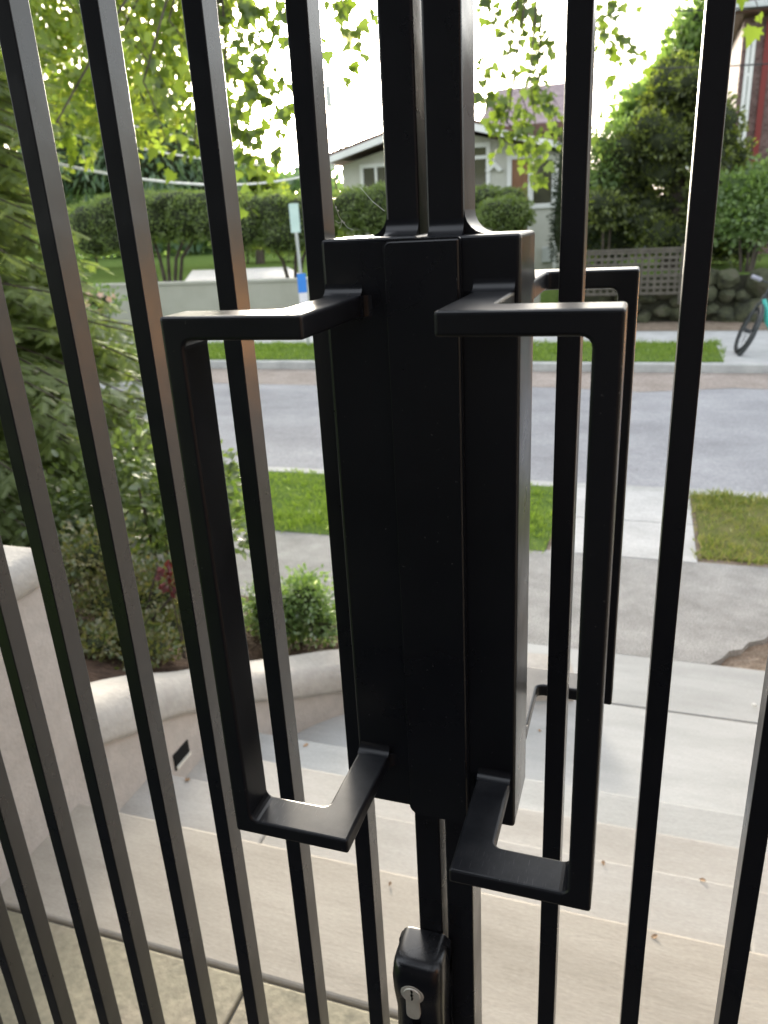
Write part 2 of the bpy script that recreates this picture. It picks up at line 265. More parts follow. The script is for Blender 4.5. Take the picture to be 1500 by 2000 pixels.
def add_box(bm, x0, x1, y0, y1, z0, z1, bev=0.0, seg=2, mi=0):
    vs = [bm.verts.new((x, y, z)) for x in (x0, x1) for y in (y0, y1) for z in (z0, z1)]
    fs = [bm.faces.new([vs[i] for i in q]) for q in ((0, 1, 3, 2), (4, 6, 7, 5), (0, 4, 5, 1), (2, 3, 7, 6), (0, 2, 6, 4), (1, 5, 7, 3))]
    bmesh.ops.recalc_face_normals(bm, faces=fs)
    for f in fs: f.material_index = mi
    if bev > 0:
        es = list({e for f in fs for e in f.edges})
        r = bmesh.ops.bevel(bm, geom=es, offset=bev, segments=seg, affect='EDGES', profile=0.5)
        for f in r['faces']: f.material_index = mi
    return vs
def box(name, m, b, parent=None, bev=0.0, seg=2):
    bm = bmesh.new(); add_box(bm, *b, bev=bev, seg=seg); return from_bm(name, bm, m, parent)
def voxels(name, m, xs, ys, zs, filled, parent=None, bev=0.0, conc=0.0, seg=3):
    """one closed solid from filled grid cells, inner corners filleted, outer edges eased"""
    bm = bmesh.new(); vd = {}
    def V(i, j, k):
        if (i, j, k) not in vd: vd[(i, j, k)] = bm.verts.new((xs[i], ys[j], zs[k]))
        return vd[(i, j, k)]
    F = set(filled)
    for (i, j, k) in F:
        for d, q in (((-1, 0, 0), ((0, 0, 0), (0, 0, 1), (0, 1, 1), (0, 1, 0))), ((1, 0, 0), ((1, 0, 0), (1, 1, 0), (1, 1, 1), (1, 0, 1))),
                     ((0, -1, 0), ((0, 0, 0), (1, 0, 0), (1, 0, 1), (0, 0, 1))), ((0, 1, 0), ((0, 1, 0), (0, 1, 1), (1, 1, 1), (1, 1, 0))),
                     ((0, 0, -1), ((0, 0, 0), (0, 1, 0), (1, 1, 0), (1, 0, 0))), ((0, 0, 1), ((0, 0, 1), (1, 0, 1), (1, 1, 1), (0, 1, 1)))):
            if (i+d[0], j+d[1], k+d[2]) not in F:
                bm.faces.new([V(i+a, j+b, k+c) for a, b, c in q])
    bmesh.ops.recalc_face_normals(bm, faces=bm.faces[:])
    bmesh.ops.dissolve_limit(bm, angle_limit=R(1), verts=bm.verts[:], edges=bm.edges[:])
    if conc:
        es = [e for e in bm.edges if len(e.link_faces) == 2 and e.calc_face_angle_signed() < -0.5]
        if es: bmesh.ops.bevel(bm, geom=es, offset=conc, segments=4, affect='EDGES', profile=0.5)
    if bev:
        es = [e for e in bm.edges if len(e.link_faces) == 2 and e.calc_face_angle_signed() > 0.9]
        bmesh.ops.bevel(bm, geom=es, offset=bev, segments=seg, affect='EDGES', profile=0.5)
    return from_bm(name, bm, m, parent)
def fillet(bm, p, a, b, length_dir, r, n=6):
    """concave weld fillet in the corner p between directions a and b, run along length_dir"""
    p, a, b, L = Vector(p), Vector(a), Vector(b), Vector(length_dir)
    prof = [p - a*r*0.02 - b*r*0.02]
    c = p + a*r + b*r
    for i in range(n+1):
        t = (math.pi/2)*i/n
        prof.append(c - a*r*math.sin(t) - b*r*math.cos(t))
    v0 = [bm.verts.new(q) for q in prof]; v1 = [bm.verts.new(q+L) for q in prof]
    k = len(prof)
    for i in range(k): bm.faces.new((v0[i], v0[(i+1) % k], v1[(i+1) % k], v1[i]))
    bm.faces.new(v0[::-1]); bm.faces.new(v1)
def tube(bm, pts, rads, seg=8, cap=True):
    pts = [Vector(p) for p in pts]
    if not isinstance(rads, (list, tuple)): rads = [rads]*len(pts)
    rings = []; up = Vector((0.13, 0.21, 0.97))
    for i, p in enumerate(pts):
        d = (pts[min(i+1, len(pts)-1)] - pts[max(i-1, 0)]).normalized()
        a = d.cross(up)
        if a.length < 1e-4: a = d.cross(Vector((1, 0, 0)))
        a.normalize(); b = d.cross(a).normalized(); up = b.cross(d) if False else up
        rings.append([bm.verts.new(p + (a*math.cos(2*math.pi*k/seg)+b*math.sin(2*math.pi*k/seg))*rads[i]) for k in range(seg)])
    for r0, r1 in zip(rings, rings[1:]):
        for k in range(seg): bm.faces.new((r0[k], r0[(k+1) % seg], r1[(k+1) % seg], r1[k]))
    if cap: bm.faces.new(rings[0][::-1]); bm.faces.new(rings[-1])
def prism(bm, poly, y0, y1, axis='y'):
    """extrude a 2-D outline (x,z) from y0 to y1"""
    P = (lambda u, v, t: (u, t, v)) if axis == 'y' else ((lambda u, v, t: (t, u, v)) if axis == 'x' else (lambda u, v, t: (u, v, t)))
    a = [bm.verts.new(P(u, v, y0)) for u, v in poly]; b = [bm.verts.new(P(u, v, y1)) for u, v in poly]
    n = len(poly)
    for i in range(n): bm.faces.new((a[i], a[(i+1) % n], b[(i+1) % n], b[i]))
    bm.faces.new(a[::-1]); bm.faces.new(b)
def sheet(name, m, poly, z, parent=None):
    bm = bmesh.new(); bm.faces.new([bm.verts.new((x, y, z)) for x, y in poly]); return from_bm(name, bm, m, parent)

# fast leaf scatter: template (nv,3) + faces, per-leaf frames
def scatter_mesh(name, T, faces, pos, ax, nrm, size):
    """pos (n,3); ax = leaf length axis; nrm = leaf normal; size (n,)"""
    pos, ax, nrm = np.asarray(pos, float), np.asarray(ax, float), np.asarray(nrm, float)
    ax = ax/np.maximum(np.linalg.norm(ax, axis=1, keepdims=True), 1e-9)
    side = np.cross(nrm, ax); side /= np.maximum(np.linalg.norm(side, axis=1, keepdims=True), 1e-9)
    nn = np.cross(ax, side)
    T = np.asarray(T, float); n = len(pos); nv = len(T)
    V = pos[:, None, :] + size[:, None, None]*(T[None, :, 0:1]*side[:, None, :] + T[None, :, 1:2]*ax[:, None, :] + T[None, :, 2:3]*nn[:, None, :])
    V = V.reshape(-1, 3)
    me = bpy.data.meshes.new(name)
    lt = np.array([len(f) for f in faces]); flat = np.concatenate([np.array(f) for f in faces])
    loops = (flat[None, :] + (np.arange(n)*nv)[:, None]).reshape(-1)
    tot = np.tile(lt, n); start = np.concatenate([[0], np.cumsum(tot)[:-1]])
    me.vertices.add(len(V)); me.vertices.foreach_set('co', V.ravel().astype(np.float32))
    me.loops.add(len(loops)); me.loops.foreach_set('vertex_index', loops.astype(np.int32))
    me.polygons.add(len(tot)); me.polygons.foreach_set('loop_start', start.astype(np.int32)); me.polygons.foreach_set('loop_total', tot.astype(np.int32))
    me.update(calc_edges=True); me.validate()
    return me
def rnd_unit(n):
    v = rng.normal(size=(n, 3)); return v/np.linalg.norm(v, axis=1, keepdims=True)
QUAD = ([(-.5, 0, 0), (.5, 0, 0), (.5, 1, 0), (-.5, 1, 0)], [(0, 1, 2, 3)])
OVAL = ([(0, 0, 0), (.24, .28, .05), (.27, .6, .03), (0, 1, -.06), (-.27, .6, .03), (-.24, .28, .05)], [(0, 1, 2, 3), (0, 3, 4, 5)])
SLIM = ([(0, 0, 0), (.14, .4, .03), (0, 1, -.08), (-.14, .4, .03)], [(0, 1, 2), (0, 2, 3)])
NEEDLE = ([(-.06, 0, 0), (.06, 0, 0), (.03, 1, -.05), (-.03, 1, -.05)], [(0, 1, 2, 3)])
_mp = [(0, 0), (.16, .06), (.40, -.05), (.36, .12), (.58, .26), (.38, .32), (.46, .56), (.24, .50), (.16, .68), (0, 1.0)]
MAPLE_V = [(x, y, -0.10*abs(x)-0.06*y*y) for x, y in _mp] + [(-x, y, -0.10*abs(x)-0.06*y*y) for x, y in _mp[1:-1]]
MAPLE = (MAPLE_V, [tuple(range(10)), (0, 9) + tuple(range(17, 9, -1))])
def leaves(name, tmpl, m, pos, ax, nrm, size, parent=None):
    return link(name, scatter_mesh(name, tmpl[0], tmpl[1], pos, ax, nrm, size), m, parent)

def blob_points(ells, n, shell=0.45, lump=0.18, seed=0):
    """points in the outer shell of lumpy ellipsoids; returns points and outward directions"""
    ps, ds = [], []
    vol = np.array([(a*b*c)**(2/3) for (_, (a, b, c)) in ells]); cnt = np.maximum(1, (n*vol/vol.sum()).astype(int))
    for (c, r), k in zip(ells, cnt):
        d = rnd_unit(k); rad = 1 - shell*rng.random(k)**1.6
        for i in range(k):
            q = Vector(d[i])*2.1 + Vector(c)*0.7 + Vector((seed, 0, 0))
            rad[i] *= 1 + lump*2*mnoise.noise(q)
        ps.append(np.array(c) + d*rad[:, None]*np.array(r)); ds.append(d/np.array(r)*min(r))
    d = np.concatenate(ds); d /= np.linalg.norm(d, axis=1, keepdims=True)
    return np.concatenate(ps), d
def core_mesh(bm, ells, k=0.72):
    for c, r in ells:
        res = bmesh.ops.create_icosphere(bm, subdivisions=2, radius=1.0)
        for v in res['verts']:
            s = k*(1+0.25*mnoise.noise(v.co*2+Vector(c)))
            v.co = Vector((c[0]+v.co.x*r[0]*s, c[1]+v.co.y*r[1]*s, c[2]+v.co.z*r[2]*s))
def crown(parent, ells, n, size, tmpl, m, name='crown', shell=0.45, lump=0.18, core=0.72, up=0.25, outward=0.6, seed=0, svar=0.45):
    ps, d = blob_points(ells, n, shell, lump, seed)
    k = len(ps)
    ax = rnd_unit(k)*(1-outward) + d*outward + np.array([0, 0, up])*0.3
    nr = rnd_unit(k)*0.7 + np.array([0, 0, 1.0])*0.6 + d*0.4
    me = scatter_mesh(name, tmpl[0], tmpl[1], ps, ax, nr, size*(1-svar/2+svar*rng.random(k)))
    o = link(name, me, m, parent)
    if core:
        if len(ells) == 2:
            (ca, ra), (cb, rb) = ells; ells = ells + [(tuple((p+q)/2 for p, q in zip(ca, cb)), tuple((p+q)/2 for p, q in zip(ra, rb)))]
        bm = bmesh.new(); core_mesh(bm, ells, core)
        from_bm('crown_core', bm, M['hcore'], parent, True)  # solid dark core inside the leaves, closes gaps through the crown
    return o

# ================================================================== SETTING
Z1, ZROAD = -0.60, -0.72
GX0, GX1 = -1.43, 1.50
struct(sheet('ground', M['turf'], [(-160, -60), (160, -60), (160, 400), (-160, 400)], -0.80))
# landing of cleft flagstones with a smooth stone border, then steps going down to the street
bm = bmesh.new()
add_box(bm, GX0-0.3, GX1+0.3, -3.2, 0.94, -0.2, -0.012)
from_bm('landing_bed', bm, M['grout'])['kind'] = 'structure'
bm = bmesh.new()
for j, (y0, y1) in enumerate(((-0.30, 0.60),)):
    j = 1
    xs = [GX0-0.25, -0.71, 0.02, 0.80, GX1+0.25] if j % 2 else [GX0-0.25, -0.95, -0.2, 0.45, GX1+0.25]
    for x0, x1 in zip(xs, xs[1:]):
        add_box(bm, x0+0.004, x1-0.004, y0+0.004, y1-0.004, -0.06, 0.0, bev=0.004)
struct(from_bm('landing_flagstones', bm, M['flag']))
NOSE = [(0.60, 0.95, 0.0), (0.95, 1.275, -0.15), (1.275, 1.58, -0.30), (1.58, 1.90, -0.45)]
for i, (y0, y1, z) in enumerate(NOSE):
    bm = bmesh.new()
    cuts = ([GX0-0.02, -0.35, 0.95, GX1+0.02], [GX0-0.02, -0.95, 0.33, GX1+0.02], [GX0-0.02, -0.1, GX1+0.02], [GX0-0.1, -0.72, 0.7, GX1+0.02])[i]
    for x0, x1 in zip(cuts, cuts[1:]):
        add_box(bm, x0+0.0008, x1-0.0008, y0+(0.005 if i == 0 else -0.02), y1, z-0.14 if i else z-0.11, z, bev=0.009, seg=3)
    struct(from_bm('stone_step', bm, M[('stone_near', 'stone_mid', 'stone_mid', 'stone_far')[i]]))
box('step_core', M['grout_l'], (GX0-0.05, GX1+0.05, 0.62, 1.86, -0.62, -0.46)); bpy.data.objects['step_core']['kind'] = 'structure'
bm = bmesh.new()
for x0, x1 in ((-2.3, -0.62), (-0.62, 1.6)):
    add_box(bm, x0+0.001, x1-0.001, 1.80, 2.655, Z1-0.1, Z1, bev=0.004)
for x0, x1 in ((-2.0, -0.52), (-0.52, 1.6)):
    add_box(bm, x0+0.001, x1-0.001, 2.667, 3.10, Z1-0.1, Z1, bev=0.004)
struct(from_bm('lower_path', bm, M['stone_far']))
struct(box('lower_path_bed', M['grout_l'], (-2.3, 1.6, 1.85, 3.09, Z1-0.12, Z1-0.006)))
# asphalt sidewalk, turf strip, walk across it, kerb, road
hole = [(0.40, 3.10), (0.46, 3.17), (0.50, 3.25), (0.56, 3.28), (0.60, 3.36), (0.67, 3.40), (0.74, 3.50), (0.90, 3.58), (1.3, 3.62), (1.62, 3.50), (1.7, 3.10)]
bm = bmesh.new(); prism(bm, [(-40, 3.10)]+hole+[(40, 3.10), (40, 4.30), (-40, 4.30)], Z1-0.15, Z1, 'z')
struct(from_bm('sidewalk', bm, M['sidewalk']))
struct(box('verge_bedding', M['dirt'], (-40, 40, 4.302, 5.582, Z1-0.15, Z1-0.012)))
bm = bmesh.new(); gg = {}
for a in range(31):
    for b in range(16):
        x, y = .36+1.4*a/30, 3.102+.56*b/15
        gg[a, b] = bm.verts.new((x, y, Z1-.030+.016*mnoise.noise(Vector((x*14, y*14, 0)))+.012*mnoise.noise(Vector((x*45, y*45, 3)))))
for a in range(30):
    for b in range(15): bm.faces.new((gg[a, b], gg[a+1, b], gg[a+1, b+1], gg[a, b+1]))
struct(from_bm('dirt_patch', bm, M['dirt']))
def wavy(x0, x1, y, amp, n, seed):
    return [(x0+(x1-x0)*i/n, y+amp*mnoise.noise(Vector((i*0.9, seed, 0)))) for i in range(n+1)]
def turf_patch(name, x0, x1, y0, y1, z, m):
    a = wavy(x0, x1, y0, 0.05, 30, 1.3); b = wavy(x1, x0, y1, 0.03, 30, 5.1)
    bm = bmesh.new()
    lo = [bm.verts.new((x, y, z-0.16)) for x, y in a+b]; hi = [bm.verts.new((x, y, z)) for x, y in a+b]
    k = len(lo)
    for i in range(k): bm.faces.new((lo[i], lo[(i+1) % k], hi[(i+1) % k], hi[i]))
    bm.faces.new(hi); bm.faces.new(lo[::-1])
    return struct(from_bm(name, bm, m))
turf_patch('verge', -40, -0.53, 4.26, 5.55, Z1+0.004, M['turf'])
turf_patch('dry_verge', 0.43, 40, 4.36, 5.55, Z1+0.004, M['turf_dry'])
bm = bmesh.new()
for y0, y1 in ((4.28, 4.92), (4.92, 5.58)): add_box(bm, -0.50, 0.40, y0+0.004, y1-0.004, Z1-0.12, Z1+0.004, bev=0.005)
struct(from_bm('verge_walk', bm, M['walk']))
struct(box('kerb', M['kerb'], (-40, 40, 5.585, 5.72, ZROAD-0.2, Z1-0.005), bev=0.015))
struct(sheet('road', M['road'], [(-120, 5.70), (120, 5.70), (120, 10.96), (-120, 10.96)], ZROAD))
struct(sheet('roadside_grit', M['roadside'], wavy(-60, 40, 9.8, 0.30, 90, 2.2)+[(40, 10.95), (-60, 10.95)], ZROAD+0.004))
struct(box('far_kerb', M['kerb'], (-60, 60, 10.92, 11.06, ZROAD-0.2, Z1), bev=0.015))
struct(box('far_sidewalk', M['walk'], (-60, 60, 11.07, 14.2, ZROAD-0.1, Z1-0.004)))
turf_patch('far_verge', -40, 1.05, 11.08, 12.75, Z1+0.004, M['turf'])
struct(sheet('dirt_strip', M['dirt'], wavy(-6.5, 40, 14.0, 0.08, 60, 3.3)+[(40, 15.2), (-6.5, 15.2)], Z1+0.004))
# raised gardens across the street
struct(box('terrace', M['turf'], (-2.0, 40, 15.3, 60, -0.8, 0.20)))
struct(box('house_terrace', M['turf'], (-40, -2.02, 16.5, 60, -0.8, -0.06)))
_d = [at(px, 500, Y) for px, Y in ((352, 21), (600, 21), (560, 27), (372, 27))]
struct(sheet('driveway', M['walk'], [(p.x, p.y) for p in _d], -0.05))
def grass(name, m, x0, x1, y0, y1, z, n, h):
    """blades thrown unevenly: thin along the edges, thick and taller in tufts"""
    p = np.column_stack([rng.uniform(x0-.06, x1+.06, n), rng.uniform(y0-.06, y1+.05, n), np.full(n, z)])
    den = np.array([mnoise.noise(Vector((a*2.3, b*2.3, 1.7))) + .6*mnoise.noise(Vector((a*9, b*9, 4.2))) for a, b in p[:, :2]])
    edge = np.minimum.reduce([p[:, 0]-x0, x1-p[:, 0], p[:, 1]-y0, y1-p[:, 1]])
    keep = (rng.random(n) < np.clip(.62+.55*den, .12, 1)) & (rng.random(n) < np.clip(.35+edge*5+den*.3, 0, 1))
    p, den = p[keep], den[keep]; k = len(p); ax = np.column_stack([rng.normal(0, .6, k), rng.normal(0, .6, k), np.ones(k)])
    o = leaves(name, ([(-.09, 0, 0), (.09, 0, 0), (0, 1, 0.1)], [(0, 1, 2)]), m, p, ax, rnd_unit(k)*[1, 1, .2], h*(.45+.9*rng.random(k))*np.clip(1+.5*den, .5, 1.5))
    tag(o, kind='stuff'); return o
tag(grass('grass_blades', M['blade'], -5.2, -0.54, 4.27, 5.56, Z1+0.002, 42000, 0.042), 'bright green mown grass between sidewalk and kerb', 'grass')
tag(grass('dry_grass_blades', M['blade_dry'], 0.43, 2.8, 4.37, 5.56, Z1+0.002, 26000, 0.042), 'patchy drying grass right of the concrete walk', 'grass')
tag(grass('far_grass_blades', M['blade'], -8, 1.06, 11.1, 12.76, Z1+0.002, 30000, 0.07), 'green grass strip on the far side of the street', 'grass')

# ================================================================== LEFT STUCCO WALL
wall = empty('stucco_wall', (-1.43, 1.1, -0.6)); tag(wall, 'low pinkish stucco wall with rounded pale coping curving down beside the steps', 'wall')
PATH = [(-1.43, 1.02, .125, .265), (-1.43, 1.10, .095, .235), (-1.43, 1.2, .05, .20), (-1.43, 1.4, -.03, .11), (-1.43, 1.6, -.14, .0), (-1.43, 1.8, -.25, -.115), (-1.40, 1.97, -.345, -.215),
        (-1.33, 2.12, -.42, -.295), (-1.19, 2.29, -.475, -.355), (-.95, 2.43, -.50, -.39), (-.65, 2.53, -.52, -.425), (-.37, 2.60, -.535, -.45), (-.20, 2.64, -.545, -.465)]
def catmull(P, n=6):
    P = [np.array(p) for p in P]; P = [2*P[0]-P[1]] + P + [2*P[-1]-P[-2]]; out = []
    for i in range(1, len(P)-2):
        for t in np.linspace(0, 1, n, endpoint=False):
            a, b, c, d = P[i-1:i+3]
            out.append(0.5*((2*b)+(-a+c)*t+(2*a-5*b+4*c-d)*t*t+(-a+3*b-3*c+d)*t**3))
    out.append(P[-2]); return out
WP = catmull(PATH)
def sweep_wall():
    bw, bc = bmesh.new(), bmesh.new(); pw = pc = None
    for i, p in enumerate(WP):
        t = WP[min(i+1, len(WP)-1)][:2] - WP[max(i-1, 0)][:2]; t /= np.linalg.norm(t); nrm = np.array([t[1], -t[0]])   # towards the steps
        x, y, zl, zt = p; h = zt-zl; W = 0.17
        P2 = lambda o, z: (x+nrm[0]*o, y+nrm[1]*o, z)
        rw = [bw.verts.new(P2(0, -0.72)), bw.verts.new(P2(0, zl+0.004)), bw.verts.new(P2(-W+.02, zl+0.004)), bw.verts.new(P2(-W+.02, -0.72))]
        prof = [(0.004, zl), (0.020, zl+0.006), (0.028, zl+0.02)]
        for a in np.linspace(0, math.pi/2, 7)[0:]:
            prof.append((0.028 - (h-0.03)*0.75*(1-math.cos(a)), zl+0.03+(h-0.03)*math.sin(a)))
        prof += [(-W-0.01, zt-0.008), (-W-0.015, zt-0.02), (-W-0.01, zl)]
        rc = [bc.verts.new(P2(o, z)) for o, z in prof]
        for r, prev, b in ((rw, pw, bw), (rc, pc, bc)):
            if prev:
                k = len(r)
                for j in range(k): b.faces.new((prev[j], prev[(j+1) % k], r[(j+1) % k], r[j]))
            else: b.faces.new(r)
        pw, pc = rw, rc
    bw.faces.new(pw[::-1]); bc.faces.new(pc[::-1])
    for nme, b, m, sm in (('wall_body', bw, M['stucco'], True), ('coping', bc, M['coping'], True)):
        o = from_bm(nme, b, m, None, sm); o.parent = wall; o.matrix_parent_inverse = wall.matrix_world.inverted(); o.location = -wall.location; o.matrix_parent_inverse = Matrix()
sweep_wall()
# step light let into the wall: frame with a dark louvred mouth
lx, ly, lz = 0.003, 1.42-1.1, -0.20+0.6
sl = box('step_light', M['dark'], (0.0005, 0.006, ly-.045, ly+.045, lz-.032, lz+.032), wall, bev=0.002)
box('hood', M['steel'], (0.001, 0.012, ly-.042, ly+.042, lz-.026, lz-.016), sl)
pier = empty('gate_pier', (-1.43, 1.0, 0)); tag(pier, 'tall pinkish stucco pier with rounded coping at the left of the gate', 'pier')
def pier_parts(p, x0, x1, y0, y1, zl, zt, zb):
    bm = bmesh.new(); add_box(bm, x0, x1, y0, y1, zb, zl+0.004, bev=0.01); from_bm('pier_body', bm, M['stucco'], p)
    bm = bmesh.new(); add_box(bm, x0-0.025, x1+0.03, y0, y1+0.02, zl, zt, bev=0.045, seg=6); from_bm('coping', bm, M['coping'], p, True)
pier_parts(pier, -0.26, 0.0, -0.95, 0.02, 0.66, 0.76, -0.15)
pier2 = empty('stucco_wall', (1.76, 1.0, 0)); tag(pier2, 'long tall stucco wall along the right of the steps beyond the frame', 'wall')
pier_parts(pier2, -0.26, 0.0, -1.3, 2.1, 1.10, 1.24, -0.8)
# planting bed behind the wall
bm = bmesh.new(); N = 22
g = {}
def bed_z(x, y):
    base = np.interp(y, [0.2, 1.2, 1.9, 2.3, 2.6, 3.1], [0.62, 0.10, -0.25, -0.43, -0.53, -0.58])
    return base + max(0, (-1.7-x))*0.16 + 0.035*mnoise.noise(Vector((x*5, y*5, 0)))
for i in range(N+1):
    for j in range(N+1):
        x = -5.5 + 4.95*i/N; y = 0.4 + 2.72*j/N
        # keep the near edge outside the wall line
        for k in range(len(WP)-1):
            pass
        if y < 2.75:
            wx = np.interp(y, [p[1] for p in WP], [p[0] for p in WP])
            x = min(x, wx-0.10) if y > 1.0 else min(x, -1.6)
        g[i, j] = bm.verts.new((x, y, bed_z(x, y)))
for i in range(N):
    for j in range(N): bm.faces.new((g[i, j], g[i+1, j], g[i+1, j+1], g[i, j+1]))
struct(from_bm('soil_bed', bm, M['soil'], None, True))

# ================================================================== GATE
K = 0.82
def gz(z): return 1.5 + (z-1.6)*K
BX = {-3: -0.7186, -2: -0.6555, -1: -0.5799, 0: -0.5127, 1: -0.4358, 2: -0.3661, 3: -0.2906, 4: -0.22, 5: -0.0526, 6: 0.0189, 7: 0.0955}
BWID, BDEP = 0.01452*K, 0.02057*K
ZB, ZT = 0.07, 2.05
def gate_leaf(label, stile_x, bars_x, x_out, stile_dep):
    leaf = empty('gate_leaf', (stile_x[0]*K, 0, 0)); ox = stile_x[0]*K
    tag(leaf, label, 'gate', 'leaves of the black double gate')
    bm = bmesh.new(); add_box(bm, 0, BWID, 0, BDEP, ZB, ZT, bev=0.0007, seg=2)
    b0 = from_bm('bar', bm, M['black'], leaf)
    for i, x in enumerate(bars_x):
        b = b0 if i == 0 else b0.copy()
        if i: COL.objects.link(b); b.parent = leaf
        b.location = (x*K-ox, 0, 0)
    x0, x1 = stile_x[0]*K-ox, stile_x[1]*K-ox
    box('stile', M['black'], (x0, x1, 0, stile_dep*K, 0.03, ZT+0.028), leaf, bev=0.0012, seg=2)
    lo, hi = (x1-0.0005, x_out*K-ox) if x_out > stile_x[0] else (x_out*K-ox, x0+0.0005)
    box('bottom_rail', M['black'], (lo, hi, 0.001, BDEP+0.002, 0.03, ZB+0.004), leaf, bev=0.001)
    box('top_rail', M['black'], (lo, hi, 0.001, BDEP+0.002, ZT-0.004, ZT+0.026), leaf, bev=0.001)
    xo = x_out*K-ox
    box('hinge_stile', M['black'], (xo, xo+0.03, -0.002, 0.032, 0.03, ZT+0.028) if x_out > stile_x[0] else (xo-0.03, xo, -0.002, 0.032, 0.03, ZT+0.028), leaf, bev=0.001)
    return leaf, ox
left, lo_x = gate_leaf('left leaf of the black bar gate, carrying the keyed lock and the left pull handle', (-0.1619, -0.1401),
                       [BX[i] for i in range(-3, 5)] + [-0.7186-0.0714*i for i in range(1, 9)], -1.43, 0.052)
right, ro_x = gate_leaf('right leaf of the black bar gate, with the overlapping cover strip and two pull handles', (-0.1351, -0.1114),
                        [BX[i] for i in range(5, 8)] + [0.0955+0.0714*i for i in range(1, 15)], 1.16, 0.036)
FY, BY = -0.02*K, 0.041*K                  # faces of the strike box
def gx(leaf_o): return lambda x: x*K-leaf_o
L, Rr = gx(lo_x), gx(ro_x)
box('box_plate', M['black'], (L(-0.2006), L(-0.1365), FY, BY, gz(1.1455), gz(1.5885)), left, bev=0.0022, seg=3)
bx = box('box_plate', M['black'], (Rr(-0.1360), Rr(-0.0728), FY, BY, gz(1.1435), gz(1.5872)), right, bev=0.0022, seg=3)
# cover strip over the meeting line, lower left corner rounded
def cover():
    bm = bmesh.new(); x0, x1, z0, z1, r = -0.1580, -0.1085, 1.1415, 1.5868, 0.009
    poly = []
    for cx, cz, a0 in ((x1-.002, z1-.002, 0), (x0+r*.6, z1-r*.6, 90), (x0+r, z0+r, 180), (x1-r, z0+r, 270)):
        rr = .002 if a0 == 0 else (r*.6 if a0 == 90 else r)
        for k in range(6):
            a = R(a0+90*k/5); poly.append((Rr(cx+rr*math.cos(a)), gz(cz+rr*math.sin(a))))
    prism(bm, poly, FY-0.0042, FY+0.001)
    bmesh.ops.recalc_face_normals(bm, faces=bm.faces[:])
    es = [e for e in bm.edges if all(v.co.y < FY-0.004 for v in e.verts)]
    bmesh.ops.bevel(bm, geom=es, offset=0.0016, segments=3, affect='EDGES')
    return from_bm('cover_strip', bm, M['black'], right)
cover()
# weld fillets: stiles on the box top, each bead a part of its own
def weld(parent, *a, **k):
    bm = bmesh.new(); fillet(bm, *a, **k); return from_bm('weld', bm, M['black'], parent, True)
zt = gz(1.5885)
weld(left, (L(-0.1619), 0.001, zt), (-1, 0, 0), (0, 0, 1), (0, 0.016, 0), 0.011)
weld(left, (L(-0.1619), 0.0, zt), (0, -1, 0), (0, 0, 1), (L(-0.1405)-L(-0.1619), 0, 0), 0.008)
zt = gz(1.5872)
weld(right, (Rr(-0.1114), 0.001, zt), (1, 0, 0), (0, 0, 1), (0, 0.027, 0), 0.012)
weld(right, (Rr(-0.1335), 0.0, zt), (0, -1, 0), (0, 0, 1), (Rr(-0.1114)-Rr(-0.1335), 0, 0), 0.008)

def pull_handle(leaf, X, xo, xr, wv, ws, z0, z1, tb, tt, Yf, dep, Yroot, yw=1):
    """flat-bar pull: stub out of the box, across to the grip, down, and back the same way. xo = grip outer edge, xr = stub edge nearest the gate centre"""
    d = 1 if xr > xo else -1
    xs = sorted([X(xo), X(xo+d*wv), X(xr-d*ws), X(xr)])
    ys = sorted([Yf*K, (Yf+yw*dep)*K, Yroot*K])
    zs = [gz(z0), gz(z0+tb), gz(z1-tt), gz(z1)]
    front = 0 if yw > 0 else 1; stub = 1 if yw > 0 else 0
    grip = 0 if d > 0 else 2; st = 2 if d > 0 else 0
    cells = [(grip, front, k) for k in range(3)] + [(i, front, k) for i in range(3) for k in (0, 2)] + [(st, stub, k) for k in (0, 2)]
    h = voxels('handle', M['black_h'], xs, ys, zs, cells, leaf, bev=0.0017, conc=0.0045)
    a, b = sorted([X(xr-d*ws), X(xr)])
    for zz in (gz(z0+tb), gz(z1)):
        weld(h, (a, Yroot*K, zz), (0, -yw, 0), (0, 0, 1), (b-a, 0, 0), 0.006)
    for k0, k1 in ((zs[0], zs[1]), (zs[2], zs[3])) if yw > 0 else ():
        weld(h, (X(xr), Yroot*K, k0), (0, -yw, 0), (d, 0, 0), (0, 0, k1-k0), 0.005)
    return h
pull_handle(left, L, -0.2615, -0.1735, 0.0132, 0.0255, 1.1848, 1.5540, 0.0118, 0.0135, -0.118, 0.0285, -0.0202)
pull_handle(right, Rr, -0.0090, -0.1015, 0.0148, 0.0255, 1.1795, 1.5550, 0.0110, 0.0132, -0.118, 0.0285, -0.0202)
pull_handle(right, Rr, -0.0068, -0.0985, 0.0145, 0.0255, 1.1800, 1.5555, 0.0120, 0.0135, 0.139, 0.0285, 0.0412, yw=-1)

